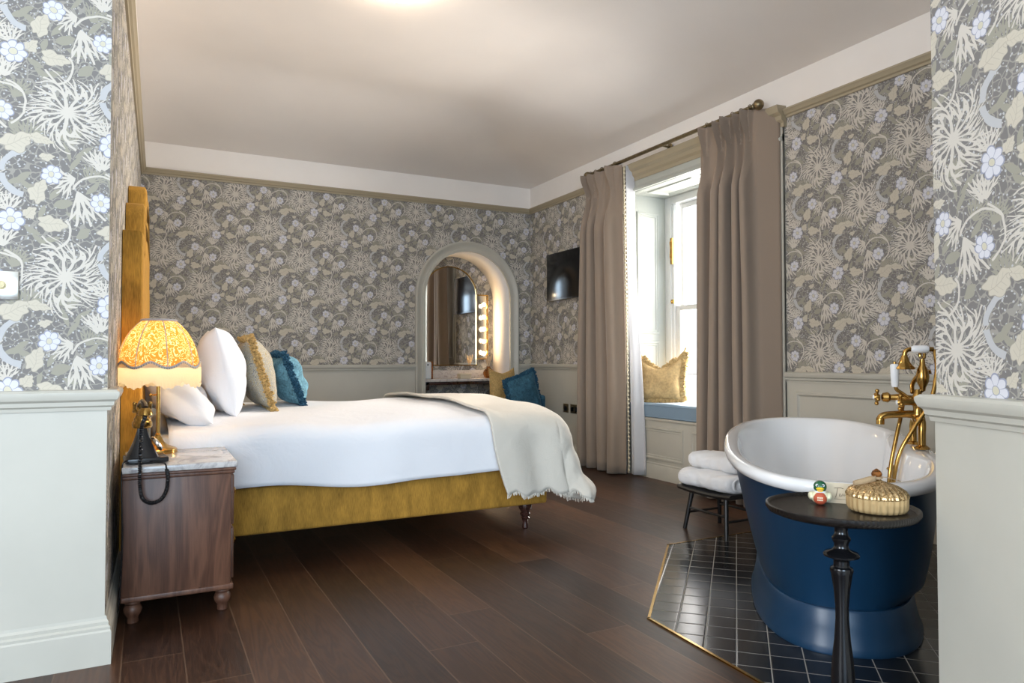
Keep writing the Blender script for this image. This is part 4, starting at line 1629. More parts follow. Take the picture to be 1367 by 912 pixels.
sp = thing('speaker', 'small white rounded speaker with tan sides at the left end of the vanity shelf', 'speaker', (2.868, YB + 0.10, 0.866))
b = MB()
b.box((-0.040, -0.022, 0.0), (0.040, 0.022, 0.20), 0.020, 5)
b.build('casing', M['offwhite'], sp)
b = MB()
b.box((0.034, -0.026, 0.0), (0.052, 0.026, 0.205), 0.016, 4)
b.build('side', M['brownglass'], sp)
b = MB()
b.sphere((-0.01, -0.022, 0.165), 0.009, 12, (1, 0.4, 1))
b.build('lens', M['black'], sp)

vs_ = thing('vase', 'round brown glass vase on the vanity shelf under the bulbs', 'vase', (3.665, YB + 0.16, 0.866))
b = MB()
b.lathe([(0.030, 0.0), (0.052, 0.014), (0.066, 0.045), (0.066, 0.070), (0.050, 0.100), (0.026, 0.118), (0.022, 0.132), (0.026, 0.140)], (0, 0, 0), 28)
b.build('body', M['brownglass'], vs_)
b = MB()
b.sphere((0.005, -0.066, 0.062), 0.018, 12, (1, 0.25, 1))
b.build('medallion', M['brass'], vs_)
dg = thing('dried_grass', 'tuft of dried pampas grass in the brown glass vase', 'dried grass', (3.665, YB + 0.16, 0.90))
rnd = random.Random(5)
b = MB()
for k in range(7):
    a = rnd.uniform(0, 6.28)
    q = rnd.uniform(0.01, 0.05)
    top = Vector((q * math.cos(a) + 0.01, q * math.sin(a), rnd.uniform(0.18, 0.25)))
    b.tube([(0, 0, 0.0), (0.008 * math.cos(a), 0.008 * math.sin(a), 0.10), top], 0.0022, 5)
    for j in range(26):
        f = 0.45 + 0.6 * j / 26
        p = Vector((0.008 * math.cos(a), 0.008 * math.sin(a), 0.10)).lerp(top, f)
        d = Vector((rnd.uniform(-1, 1), rnd.uniform(-1, 1), 0.9)).normalized() * 0.028 * (1.2 - 0.6 * f)
        b.tube([p, p + d], [0.003, 0.001], 4)
b.build('plume', M['pampas'], dg)
bx = thing('box', 'small pale box lying in the middle of the vanity shelf', 'box', (3.33, YB + 0.12, 0.866))
b = MB()
b.box((-0.07, -0.05, 0), (0.07, 0.05, 0.045), 0.006)
b.build('body', M['card'], bx)
b = MB()
b.box((-0.073, -0.053, 0.034), (0.073, 0.053, 0.058), 0.006)
b.build('lid', M['card'], bx)

# chair in front of the vanity, two cushions on it
ch = thing('chair', 'low blue velvet chair at the vanity, mostly hidden behind the bed', 'chair', (3.56, 6.84, 0), (0, 0, 0.5))
b = MB()
b.box((-0.26, -0.25, 0.32), (0.26, 0.25, 0.46), 0.05, 4)
b.build('seat', M['bluev'], ch)
b = MB()
b.box((0.20, -0.25, 0.40), (0.27, 0.25, 0.70), 0.03, 3)
b.build('backrest', M['bluev'], ch)
for x in (-0.2, 0.2):
    for y in (-0.19, 0.19):
        b = MB()
        b.tube([(x * 1.1, y * 1.1, 0.0), (x, y, 0.33)], [0.012, 0.020], 12)
        b.build('leg', M['dkwood'], ch)
bed_cushion('cushion', 'tan gold cushion on the chair in front of the vanity recess', 'cushion', (3.52, 6.95, 0.455), 0.44, 0.52, 0.16, 0.12, 'beigev2' if 'beigev2' in M else 'goldfr', yaw=-1.15, seed=21, pinch=0.05, ear=0.03, roll=0.0)
bed_cushion('cushion', 'blue velvet cushion with dark fringe leaning beside the tan one on the vanity chair', 'cushion', (3.62, 6.62, 0.48), 0.46, 0.46, 0.15, 0.05, 'bluev', None, 'bluefr', 0.026, yaw=-1.25, seed=23, roll=0.26)

# ================================================================ TELEVISION, SOCKETS
tv = thing('television', 'black flat television on a wall bracket beside the taupe curtain', 'television', (XR, 6.61, 2.03))
b = MB()
b.box((-0.080, -0.405, -0.275), (-0.045, 0.405, 0.262), 0.006)
b.build('casing', M['blackplastic'], tv)
b = MB()
b.box((-0.0815, -0.393, -0.255), (-0.0795, 0.393, 0.250), 0.001)
b.build('screen', M['screen'], tv)
b = MB()
b.box((-0.05, -0.14, -0.12), (-0.0, 0.14, 0.12), 0.006)
b.build('bracket', M['blackmatt'], tv)
for y, wd, lb in ((6.715, 0.10, 'narrow dark metal switch plate low on the wall left of the double socket'), (6.535, 0.165, 'dark metal double socket plate low on the wall beside the curtain')):
    so = thing('wall_socket', lb, 'socket', (XR - 0.006, y, 0.55))
    b = MB()
    b.box((-0.010, -wd / 2, -0.048), (0.0, wd / 2, 0.048), 0.003)
    b.build('plate', M['dullbrass'], so)
    for yy in ([0] if wd < 0.12 else [-0.042, 0.042]):
        b = MB()
        b.box((-0.014, yy - 0.024, -0.030), (-0.009, yy + 0.024, 0.020), 0.002)
        b.build('insert', M['black'], so)
so = thing('wall_socket', 'brushed metal aerial socket plate on the flowered wall beside the bed', 'socket', (-0.449, YN, 1.357))
b = MB()
b.box((-0.050, -0.007, -0.050), (0.050, 0.0, 0.050), 0.003)
b.build('plate', M['chrome'], so)
b = MB()
b.lathe([(0.016, 0.0), (0.016, 0.006), (0.011, 0.006), (0.011, 0.012), (0.005, 0.012)], (-0.000, -0.006, 0.0), 16, Matrix.Rotation(PI / 2, 3, 'X'))
b.build('connector', M['dullbrass'], so)

# ================================================================ CURTAIN ROD AND CURTAINS
RX, RZ = 4.02, 2.985
rod = thing('curtain_rod', 'antique brass curtain rod with ball ends above the window', 'curtain rod', (RX, 4.9, RZ))
b = MB()
b.tube([(0, -1.08, 0), (0, 1.12, 0)], 0.017, 14)
b.build('pole', M['dullbrass'], rod)
for s, y in ((-1, -1.09), (1, 1.13)):
    b = MB()
    b.sphere((0, y + s * 0.035, 0), 0.040, 20)
    b.lathe([(0.022, 0.0), (0.026, 0.008), (0.020, 0.018), (0.012, 0.022)], (0, y - s * 0.012, 0), 16, Matrix.Rotation(-s * PI / 2, 3, 'X'))
    b.build('finial', M['dullbrass'], rod)
for y in (-0.98, 0.0, 1.03):
    b = MB()
    b.tube([(XR - RX - 0.02, y, -0.0), (0, y, -0.0)], 0.009, 10)
    b.lathe([(0.032, 0), (0.034, 0.006), (0.012, 0.012)], (XR - RX - 0.032, y, 0), 18, Matrix.Rotation(-PI / 2, 3, 'Y'))
    b.build('bracket', M['dullbrass'], rod)


def curtain(label, pleats, flat, ztop, zbot, x0, A, ybot, ret=None, seed=0, nsub=34):
    """pleats: y positions of the pinch pleats along the rod (far to near); ybot the same at the floor"""
    o = thing('curtain', label, 'curtain', (x0, 0, 0), (0, 0, 0), 'taupe curtains')
    rnd = random.Random(seed)
    n = len(pleats)
    ZP = ztop - 0.235                     # height of the pinch
    zs = [ztop - 0.235 * k / 10 for k in range(10)] + [ZP - (ZP - zbot) * (k / 34) ** 1.15 for k in range(35)]
    cols = []
    nn = n * nsub
    rings = []
    for z in zs:
        row = []
        dz = ZP - z
        lower = smoothstep(0.0, 0.55, dz)
        low2 = smoothstep(0.0, 2.6, dz)
        for i in range(nn + 1):
            q = i / nsub                   # pleat coordinate
            k = min(n - 1, int(q))
            f = q - k                      # 0..1 across the pleat, pleat centre at .5
            yc = pleats[k] + (ybot[k] - pleats[k]) * low2
            w_t = (pleats[k - 1] - pleats[k]) if k > 0 else (pleats[0] - pleats[1] if n > 1 else 0.12)
            w_b = (ybot[k - 1] - ybot[k]) if k > 0 else (ybot[0] - ybot[1] if n > 1 else 0.12)
            w_n = (pleats[k] - pleats[k + 1]) if k < n - 1 else w_t
            wn_b = (ybot[k] - ybot[k + 1]) if k < n - 1 else w_b
            wl = w_t + (w_b - w_t) * low2
            wr = w_n + (wn_b - w_n) * low2
            g = f - 0.5
            side = wl if g < 0 else wr
            # across one pleat: fold of cloth standing out, flat valley behind
            fold = 0.5 + 0.5 * math.cos(2 * PI * g)
            # heading: wide triple pleat; pinch: narrow neck; below: the fold opens out
            if dz < 0:
                h = -dz / 0.235
                sig = 0.10 + 0.20 * h
                a0 = A * (0.50 + 0.50 * smoothstep(0.05, 0.9, h))
                shp = math.exp(-(g / sig) ** 2) * (0.72 + 0.28 * math.cos(2 * PI * g / (sig * 0.95)))
                bot = 0.0
            else:
                bot = smoothstep(0.0, 0.34, dz)
                sig = 0.10
                a0 = A * 0.50
                shp = math.exp(-(g / sig) ** 2)
            amp = (a0 * (1 - bot) + A * bot) * (1 + 0.18 * math.sin(k * 2.1 + seed))
            prof_ = shp * (1 - bot) + (fold ** 0.85) * bot
            y = yc - g * side - 0.012 * math.sin(4 * PI * g) * bot
            x = -amp * prof_ + 0.012 * math.sin(z * 2.1 + k * 1.7 + seed) * low2 * fold
            y += 0.012 * math.sin(z * 1.7 + k * 2.3 + seed) * low2
            row.append(Vector((x, y, z)))
        if ret:
            last = row[-1]
            for j in range(1, 9):
                t = j / 8
                row.append(last.lerp(Vector((ret[0] - x0, ret[1] + 0.0, z)), t))
        rings.append(row)
    b = MB()
    vs = [[b.bm.verts.new(p) for p in r] for r in rings]
    for r0, r1 in zip(vs[:-1], vs[1:]):
        for i in range(len(r0) - 1): b.bm.faces.new((r0[i], r0[i + 1], r1[i + 1], r1[i]))
    c = b.build('panel', M['curtain'], o, angle=85)
    solidify(c, 0.006, -1)
    for k in range(n):
        b = MB()
        b.tube([(RX - x0 + 0.024 * math.cos(a), pleats[k] + 0.004, RZ + 0.024 * math.sin(a)) for a in [2 * PI * j / 20 for j in range(20)]], 0.0035, 6, closed=True)
        b.tube([(RX - x0, pleats[k] + 0.004, RZ - 0.024), (RX - x0, pleats[k] + 0.004, ztop - 0.02)], 0.002, 5)
        b.build('ring', M['dullbrass'], o)
    return o, rings


cA, _ = curtain('taupe velvet curtain on the far side of the window, beside the television', [6.00, 5.91, 5.80, 5.58], 0, 2.955, 0.012, 4.02, 0.115,
                [6.08, 5.93, 5.75, 5.53], seed=1)
# leading edge: pale lining turned out, bobble trim
b = MB()


def lin(u, v):
    z = 2.94 - (2.94 - 0.015) * v
    lo = smoothstep(0.0, 1.0, v)
    lo = smoothstep(0.25, 1.0, v)
    y = 5.435 - 0.050 * smoothstep(0, 1, v) - u * (0.004 + 0.12 * lo)
    x = 0.015 + 0.10 * u + 0.018 * math.sin(u * 9 + v * 1.5) * lo
    return Vector((x, y, z))


b.grid(lin, 14, 40)
solidify(b.build('lining', M['lining'], cA), 0.004, -1)
b = MB()
for k in range(74):
    z = 2.90 - k * 0.039
    lo = smoothstep(0.0, 1.0, (2.94 - z) / 2.94)
    b.sphere((-0.004, 5.432 - 0.050 * lo, z), 0.0115, 8)
b.tube([(0.0, 5.442 - 0.050 * smoothstep(0, 1, (2.94 - z) / 2.94), z) for z in [2.93 - 0.1 * k for k in range(30)]], 0.006, 6)
b.build('bobble_trim', simple('ivory_gold_bobbles', (0.66, 0.58, 0.42), 0.8), cA)

cB, _ = curtain('taupe velvet curtain on the near side of the window, hanging behind the bath', [4.31, 4.14, 4.03, 3.94, 3.85], 0, 2.955, 0.012, 4.02, 0.125,
                [4.34, 4.20, 4.06, 3.93, 3.81], ret=(XR - 0.035, 3.67), seed=4)

# ================================================================ WINDOW SEAT
sc_ = thing('seat_cushion', 'long blue box cushion on the window seat', 'cushion', (XR + 0.21, (WY0 + WY1) / 2, 0.553))
b = MB()
b.box((-0.235, -(WY1 - WY0) / 2 + 0.005, 0.0), (0.235, (WY1 - WY0) / 2 - 0.005, 0.125), 0.022, 4)
bmesh.ops.subdivide_edges(b.bm, edges=[e for e in b.bm.edges if e.calc_length() > 0.3], cuts=12, use_grid_fill=True)
for v in b.bm.verts:
    if v.co.z > 0.09: v.co.z += 0.012 * math.sin(PI * (v.co.y / (WY1 - WY0) + 0.5)) + 0.003 * math.sin(v.co.y * 12)
b.build('cover', M['denim'], sc_)
b = MB()
for z in (0.012, 0.116):
    L = (WY1 - WY0) / 2 - 0.007
    b.tube([(-0.236, -L + 0.02, z), (-0.236, L - 0.02, z)], 0.005, 8)
b.build('piping', M['denim'], sc_)
gc = bed_cushion('cushion', 'champagne velvet cushion with bullion fringe sitting on the window seat', 'cushion', (4.31, 5.31, 0.690), 0.46, 0.40, 0.17, -0.20, 'beigev', None, 'goldfr', 0.042, yaw=0.62, seed=31, ear=0.085, pinch=0.12, sag=0.035, frw=0.034)
for c_ in gc.children:
    if c_.name.startswith('fringe'): c_.data.materials[0] = velvet('champagne_fringe', (0.50, 0.36, 0.17), 0.3, 70)

# ================================================================ STOOL AND TOWELS
st = thing('stool', 'low black wooden stool with splayed legs between the window seat and the bath', 'stool', (3.26, 3.39, 0))
b = MB()
n = 14


def seat(sgn):
    def f(u, v):
        a, c = u * 2 - 1, v * 2 - 1
        x, y = a * 0.165, c * 0.235
        z = 0.268 + 0.012 * c * c - 0.0
        return Vector((x, y, z + (0.0 if sgn > 0 else -0.026)))
    return f


rings = []
for v in range(13):
    c = v / 6 - 1
    y = c * 0.235
    z = 0.268 + 0.012 * c * c
    rings.append([(-0.165, y, z - 0.028), (-0.170, y, z - 0.014), (-0.165, y, z - 0.003), (-0.150, y, z), (0.150, y, z), (0.165, y, z - 0.003), (0.170, y, z - 0.014), (0.165, y, z - 0.028)])
b.ring_loft(rings)
b.build('seat', M['blackmatt'], st)
for sx in (-1, 1):
    for sy in (-1, 1):
        b = MB()
        b.tube([(sx * 0.150, sy * 0.185, 0.0), (sx * 0.115, sy * 0.150, 0.250)], [0.013, 0.016], 12)
        b.build('leg', M['blackmatt'], st)
for p, q2 in (((-0.131, -0.166, 0.135), (-0.131, 0.166, 0.135)), ((0.131, -0.166, 0.135), (0.131, 0.166, 0.135)), ((-0.136, -0.171, 0.105), (0.136, -0.171, 0.105)), ((-0.136, 0.171, 0.105), (0.136, 0.171, 0.105))):
    b = MB()
    b.tube([p, q2], 0.008, 10)
    b.build('stretcher', M['blackmatt'], st)


def towel(name, label, loc, w, d, h, yaw, seed):
    """folded towel: a loose roll at the ends, w along local y, d along local x"""
    o = thing(name, label, 'towel', loc, (0, 0, yaw), 'white towels on the stool')
    b = MB()
    rings = []
    N = 28
    for i in range(N + 1):
        v = i / N * 2 - 1
        y = v * w / 2
        e = max(0.0, 1 - abs(v) ** 10) ** 0.35
        ring = []
        for k in range(36):
            a = 2 * PI * k / 36
            c, s = math.cos(a), math.sin(a)
            x = d / 2 * abs(c) ** 0.55 * (1 if c > 0 else -1) * (0.86 + 0.14 * e)
            z = h / 2 * abs(s) ** 0.65 * (1 if s > 0 else -1) * (0.80 + 0.20 * e)
            x += 0.006 * math.sin(v * 6 + seed) + 0.004 * math.sin(v * 15 + k * 0.3)
            if z > 0: z += 0.006 * math.sin(v * 5 + seed * 2 + c * 3) + 0.004 * math.sin(v * 11 + c * 6)
            ring.append((x, y, h / 2 + z))
        rings.append(ring)
    b.ring_loft(rings)
    t = b.build('body', M['towel'], o, angle=80)
    # the spiral of the fold at both ends
    for s in (-1, 1):
        b = MB()
        pts = []
        for k in range(70):
            a = k / 70 * 2 * PI * 2.6
            r = 1 - 0.82 * k / 70
            c, sn = math.cos(a), math.sin(a)
            pts.append((d / 2 * 0.90 * r * abs(c) ** 0.6 * (1 if c > 0 else -1), s * (w / 2 * 1.0 + 0.002 + 0.006 * (1 - r)), h / 2 + h / 2 * 0.86 * r * abs(sn) ** 0.7 * (1 if sn > 0 else -1)))
        b.tube(pts, 0.0085, 6)
        b.build('folded_end', M['towel'], o)
    return o


towel('towel', 'larger white towel folded flat on the black stool', (3.27, 3.405, 0.272), 0.47, 0.36, 0.115, 0.0, 1)
towel('towel', 'white towel folded on top of the larger towel on the stool', (3.31, 3.43, 0.380), 0.40, 0.26, 0.105, 0.06, 3)

# ================================================================ BATH
U0, V0 = 0.372, 3.55
bcx, bcy = (V0 + U0) * S2, (V0 - U0) * S2
bath = thing('bathtub', 'freestanding blue painted bath with white rolled rim on a black tiled corner', 'bathtub', (bcx, bcy, 0.004), (0, 0, PI / 4))
BA, BB = 0.885, 0.425                # half length (local x), half width (local y)


def rim_z(x): return 0.708 + 0.044 * x / BA


def se(a, A, B, e):
    c, s = math.cos(a), math.sin(a)
    return A * abs(c) ** (2 / e) * (1 if c > 0 else -1), B * abs(s) ** (2 / e) * (1 if s > 0 else -1)


NS = 72
# levels of the outer skin: (fraction of height, half length, half width, exponent)
def skin_ring(q):
    # q = 0 at the plinth, 1 under the rim
    A = 0.640 + (BA - 0.030 - 0.640) * q ** 1.25
    B = 0.272 + (BB - 0.030 - 0.272) * q ** 0.85
    return A, B, 2.5


b = MB()
rings = []
for i in range(19):
    q = i / 18
    A, B, e = skin_ring(q)
    ring = []
    for k in range(NS):
        x, y = se(2 * PI * k / NS, A, B, e)
        if y < 0: y *= 1 + 0.30 * max(0, 1 - q) ** 0.8 * smoothstep(0.0, 0.12, q) + 0.12 * (1 - smoothstep(0.0, 0.12, q))
        z1 = rim_z(x) - 0.035
        ring.append((x, y, 0.150 + (z1 - 0.150) * q))
    rings.append(ring)
b.ring_loft(rings, True, True, False)
b.build('body', M['tubblue'], bath, angle=60)
b = MB()
rings = []
for A, B, z in ((0.690, 0.312, 0.0), (0.692, 0.314, 0.008), (0.684, 0.306, 0.03), (0.668, 0.293, 0.09), (0.660, 0.286, 0.150), (0.655, 0.282, 0.158), (0.640, 0.268, 0.160)):
    rings.append([(x, y * (1.14 if y < 0 else 1.0), z) for x, y in [se(2 * PI * k / NS, A, B, 2.5) for k in range(NS)]])
b.ring_loft(rings)
b.build('plinth', M['tubblue'], bath, angle=50)

# enamel: rolled rim and inside, with the flat tap deck half way along the right-hand side (local -y)
DECKW = 0.30


def deck(x): return smoothstep(DECKW + 0.08, DECKW - 0.06, abs(x))


b = MB()
rings = []
prof = [(-0.040, -0.042), (-0.016, -0.050), (0.0, -0.042), (0.007, -0.024), (0.003, -0.008), (-0.010, 0.0), (-0.030, 0.002), (-0.050, -0.002), (-0.058, -0.012)]
for d, dz in prof:
    ring = []
    for k in range(NS):
        a = 2 * PI * k / NS
        x, y = se(a, BA + d, BB + d, 2.5)
        x0, y0 = se(a, BA, BB, 2.5)
        z = rim_z(x0) + dz
        if y < 0 and d < -0.02:
            y += deck(x0) * 0.055 * (-d / 0.058) * (1 if y < 0 else 0)
        ring.append((x, y, z))
    rings.append(ring)
for q in (0.06, 0.15, 0.3, 0.45, 0.6, 0.74, 0.86, 0.95, 1.0):
    ring = []
    for k in range(NS):
        a = 2 * PI * k / NS
        A = (BA - 0.062) + (0.48 - (BA - 0.062)) * q ** 1.1
        B = (BB - 0.062) + (0.19 - (BB - 0.062)) * q ** 1.2
        x, y = se(a, A, B, 2.5 if q < 0.8 else 2.3)
        x0, y0 = se(a, BA, BB, 2.5)
        z1 = rim_z(x0) - 0.014
        if y < 0: y += deck(x0) * 0.055 * (1 - smoothstep(0.2, 0.9, q))
        z = z1 + (0.235 - z1) * (1 - (1 - q) ** 1.7)
        ring.append((x, y, z))
    rings.append(ring)
b.ring_loft(rings, True, False, True)
b.build('enamel_rim', M['enamel'], bath, angle=60)
b = MB()
b.lathe([(0.030, 0.0), (0.032, 0.004), (0.026, 0.010), (0.010, 0.013)], (0.0, -BB + 0.125, 0.585), 20, Euler((-PI / 2, 0, 0)).to_matrix())
b.tube([(0.0, -BB + 0.140, 0.585), (0.012, -BB + 0.150, 0.600)], 0.007, 8)
b.build('overflow', M['brass'], bath)
b = MB()
b.lathe([(0.034, 0.0), (0.034, 0.006), (0.020, 0.010)], (0.05, 0, 0.236), 20)
b.build('waste', M['brass'], bath)

# ================================================================ BATH TAPS
# local: x along the bath (away), y to the left (over the bath), origin on the deck
tu, tvv = 0.752, 3.50
TZ = rim_z(tvv - V0) + 0.004
tap = thing('bath_tap', 'aged brass bath and shower mixer with white handle standing on the bath rim', 'tap', ((tvv + tu) * S2, (tvv - tu) * S2, TZ), (0, 0, PI / 4))
for s in (-1, 1):
    b = MB()
    b.lathe([(0.030, 0.0), (0.032, 0.005), (0.024, 0.012), (0.016, 0.018)], (s * 0.080, -0.002, 0), 20)
    b.tube(catmull([(s * 0.080, -0.002, 0.010), (s * 0.080, -0.002, 0.065), (s * 0.078, -0.004, 0.095), (s * 0.064, -0.006, 0.118), (s * 0.034, -0.006, 0.124)], 6), 0.0155, 14)
    b.build('pillar', M['brass'], tap)
b = MB()
b.tube([(-0.04, -0.006, 0.124), (0.04, -0.006, 0.124)], 0.020, 16)
b.lathe([(0.022, 0.11), (0.026, 0.128), (0.024, 0.150), (0.018, 0.166), (0.022, 0.180), (0.026, 0.200), (0.024, 0.222), (0.014, 0.238), (0.010, 0.252)], (0, -0.006, 0), 20)
b.build('body', M['brass'], tap)
b = MB()
b.tube(catmull([(0, -0.006, 0.142), (0, 0.040, 0.143), (0, 0.100, 0.139), (0, 0.128, 0.134), (0, 0.142, 0.122), (0, 0.144, 0.096)], 6), [0.017] * 6 + [0.016] * 19 + [0.0175] * 6, 14)
b.build('spout', M['brass'], tap)
# cross handle reaching out over the bath, lever handle above
b = MB()
b.tube([(0.02, 0.0, 0.204), (0.03, 0.060, 0.216), (0.034, 0.100, 0.214)], [0.018, 0.016, 0.012], 14)
b.lathe([(0.016, 0), (0.024, 0.010), (0.020, 0.030), (0.012, 0.036)], (0.034, 0.096, 0.214), 16, Euler((-PI / 2, 0, 0)).to_matrix())
b.build('valve', M['brass'], tap)


def cross(c, name, scale=1.0):
    b = MB()
    for k in range(4):
        a = k * PI / 2 + 0.3
        d = Vector((math.cos(a), 0, math.sin(a))) * 0.030 * scale
        b.tube([Vector(c), Vector(c) + d], [0.007, 0.006], 8)
        b.sphere(Vector(c) + d, 0.0095, 10)
    b.lathe([(0.013, -0.012), (0.014, 0.0), (0.010, 0.012)], c, 14, Euler((-PI / 2, 0, 0)).to_matrix())
    h = b.build(name, M['brass'], tap)
    b = MB()
    b.sphere((c[0], c[1] + 0.013, c[2]), 0.011, 12, (1, 0.5, 1))
    b.build('porcelain_button', M['porcelain'], h)


cross((0.034, 0.150, 0.214), 'cross_handle')
cross((-0.036, 0.070, 0.196), 'cross_handle')
b = MB()
b.tube([(-0.03, 0.0, 0.200), (-0.036, 0.064, 0.196)], [0.017, 0.012], 12)
b.build('valve', M['brass'], tap)
b = MB()
b.tube(catmull([(0.0, 0.030, 0.214), (0.0, 0.052, 0.232), (0.0, 0.076, 0.250), (0.0, 0.082, 0.268)], 5), [0.008] * 15 + [0.010], 10)
lev = b.build('lever', M['brass'], tap)
b = MB()
b.lathe([(0.012, 0.0), (0.015, 0.006), (0.0175, 0.06), (0.019, 0.095), (0.016, 0.101), (0.006, 0.103)], (0.0, 0.083, 0.262), 20)
b.build('porcelain_grip', M['porcelain'], lev)
b = MB()
b.lathe([(0.007, 0.0), (0.006, 0.010), (0.001, 0.012)], (0.0, 0.083, 0.364), 12)
b.build('grip_tip', M['brass'], lev)
# cradle and hand shower
b = MB()
b.lathe([(0.010, 0.245), (0.013, 0.262), (0.024, 0.285), (0.027, 0.310), (0.021, 0.340), (0.012, 0.360), (0.010, 0.385)], (0, -0.026, 0), 18)
b.tube([(0, -0.006, 0.238), (0, -0.026, 0.252)], 0.010, 10)
b.tube([(-0.035, -0.026, 0.392), (0.035, -0.026, 0.392)], 0.007, 8)
for s in (-1, 1): b.tube([(s * 0.035, -0.026, 0.392), (s * 0.038, -0.026, 0.412)], 0.007, 8)
b.build('cradle', M['brass'], tap)
b = MB()
b.tube(catmull([(0.0, -0.070, 0.428), (0.0, -0.020, 0.430), (0.0, 0.024, 0.428), (0.0, 0.040, 0.418), (0.0, 0.044, 0.400)], 6), 0.010, 12)
b.lathe([(0.012, 0.0), (0.016, -0.012), (0.022, -0.030), (0.032, -0.044), (0.040, -0.052), (0.042, -0.058), (0.038, -0.062)][::-1], (0.0, 0.044, 0.402), 22)
b.build('hand_shower', M['brass'], tap)
b = MB()
b.lathe([(0.011, 0), (0.0165, 0.01), (0.0175, 0.04), (0.0165, 0.06), (0.011, 0.07)], (0.0, 0.018, 0.4295), 18, Euler((PI / 2, 0, 0)).to_matrix())
b.build('porcelain_sleeve', M['porcelain'], tap)
b = MB()
b.tube(catmull([(0.02, 0.010, 0.236), (0.045, 0.004, 0.275), (0.06, -0.030, 0.318), (0.045, -0.070, 0.330)], 8), 0.0095, 10)
for k in range(3): pass
b.build('riser', M['brass'], tap)
hose1 = catmull([(0.03, 0.045, 0.195), (0.02, 0.060, 0.12), (0.0, 0.085, 0.02), (-0.02, 0.110, -0.10), (-0.03, 0.120, -0.22), (-0.05, 0.115, -0.34)], 12)
hose2 = catmull([(0.0, -0.075, 0.425), (-0.045, -0.070, 0.33), (-0.075, -0.036, 0.20), (-0.088, 0.030, 0.09), (-0.092, 0.090, -0.03), (-0.085, 0.118, -0.20), (-0.06, 0.125, -0.345)], 12)
for h_ in (hose1, hose2):
    b = MB()
    pts, rad = [], []
    for i in range((len(h_) - 1) * 3):
        j, f = divmod(i, 3)
        pts.append(h_[j].lerp(h_[j + 1], f / 3))
        rad.append(0.0092 if i % 2 else 0.0082)
    b.tube(pts, rad, 10)
    b.build('shower_hose', M['brass'], tap)

# ================================================================ TRAY TABLE BY THE BATH
TX, TY, TTZ = 1.852, 1.436, 0.650
tt = thing('side_table', 'slender black turned pedestal table with round tray top in front of the blue bath', 'side table', (TX, TY, 0.0))
b = MB()
b.lathe([(0.004, 0.630), (0.190, 0.632), (0.206, 0.638), (0.213, 0.648), (0.2125, 0.658), (0.207, 0.660), (0.202, 0.656), (0.198, 0.650), (0.004, 0.648)], (0, 0, 0), 72)
mt, t_, bs = new_mat('black_ribbed_lacquer')
_c = t_.coord()
_X, _Y, _Z = t_.sep(_c)
_w = t_.m('SINE', t_.m('MULTIPLY', t_.m('ADD', _X, t_.m('MULTIPLY', _Y, 0.35)), 700.0))
bs.inputs['Base Color'].default_value = (0.010, 0.008, 0.007, 1)
bs.inputs['Roughness'].default_value = 0.24
t_.set(bs.inputs['Normal'], t_.bump(_w, 0.25, 0.002))
b.build('tray_top', mt, tt)
b = MB()
b.lathe([(0.060, 0.06), (0.050, 0.075), (0.030, 0.083), (0.026, 0.088), (0.033, 0.095), (0.035, 0.105), (0.028, 0.114), (0.033, 0.120), (0.0335, 0.150), (0.030, 0.200), (0.023, 0.260), (0.019, 0.320), (0.019, 0.360),
         (0.023, 0.410), (0.030, 0.455), (0.033, 0.466), (0.031, 0.474), (0.023, 0.478), (0.022, 0.486), (0.023, 0.495), (0.030, 0.502), (0.050, 0.508), (0.051, 0.513), (0.046, 0.520), (0.026, 0.527), (0.021, 0.534), (0.020, 0.545),
         (0.026, 0.556), (0.027, 0.562), (0.020, 0.572), (0.018, 0.584), (0.020, 0.596), (0.026, 0.604), (0.022, 0.614), (0.030, 0.632)], (0, 0, 0), 32)
b.build('column', M['black'], tt)
b = MB()
b.lathe([(0.150, 0.004), (0.152, 0.012), (0.146, 0.022), (0.120, 0.032), (0.085, 0.042), (0.066, 0.056), (0.058, 0.066)], (0, 0, 0), 48)
b.build('foot', M['black'], tt)

# rubber duck
dk = thing('rubber_duck', 'small toy duck with green head, yellow bill and red chest on the tray table', 'toy duck', (1.856, 1.512, 0.6485), (0, 0, -2.35 + PI))
dk.rotation_euler = (0, 0, math.atan2(-1.535, -1.852))
DG = simple('glossy_green', (0.010, 0.085, 0.035), 0.2)
DC = simple('cream_vinyl', (0.74, 0.70, 0.48), 0.3)
DR = simple('brick_red_vinyl', (0.45, 0.085, 0.040), 0.3)
DY = simple('yellow_vinyl', (0.85, 0.55, 0.02), 0.3)
DP = simple('pink_vinyl', (0.80, 0.25, 0.25), 0.3)
b = MB()
b.sphere((-0.004, 0, 0.022), 0.028, 20, (1.15, 1.0, 0.78))
for s in (-1, 1): b.sphere((-0.006, s * 0.025, 0.024), 0.018, 14, (1.3, 0.55, 0.72))
b.tube([(-0.028, 0, 0.026), (-0.044, 0, 0.038)], [0.014, 0.005], 10)
b.build('body', DC, dk)
b = MB()
b.sphere((0.012, 0, 0.020), 0.0225, 18, (0.90, 0.92, 0.88))
ds = b.build('chest', DR, dk)
b = MB()  # pale motto on the chest
for j, zz in enumerate((0.024, 0.017)):
    for k in range(4):
        yy = -0.0065 + 0.0042 * k
        xx = 0.012 + 0.0203 * math.sqrt(max(0.05, 1 - (yy / 0.0195) ** 2 - ((zz - 0.020) / 0.0189) ** 2)) - 0.0002
        b.box((xx - 0.0004, yy - 0.0015, zz - 0.0018), (xx + 0.0006, yy + 0.0012, zz + 0.0018), 0)
b.build('chest_lettering', DC, ds)
b = MB()
b.tube([(0.004 + 0.013 * math.cos(2 * PI * k / 20), 0.013 * math.sin(2 * PI * k / 20), 0.0395) for k in range(20)], 0.0035, 8, closed=True)
b.build('collar', M['porcelain'], dk)
b = MB()
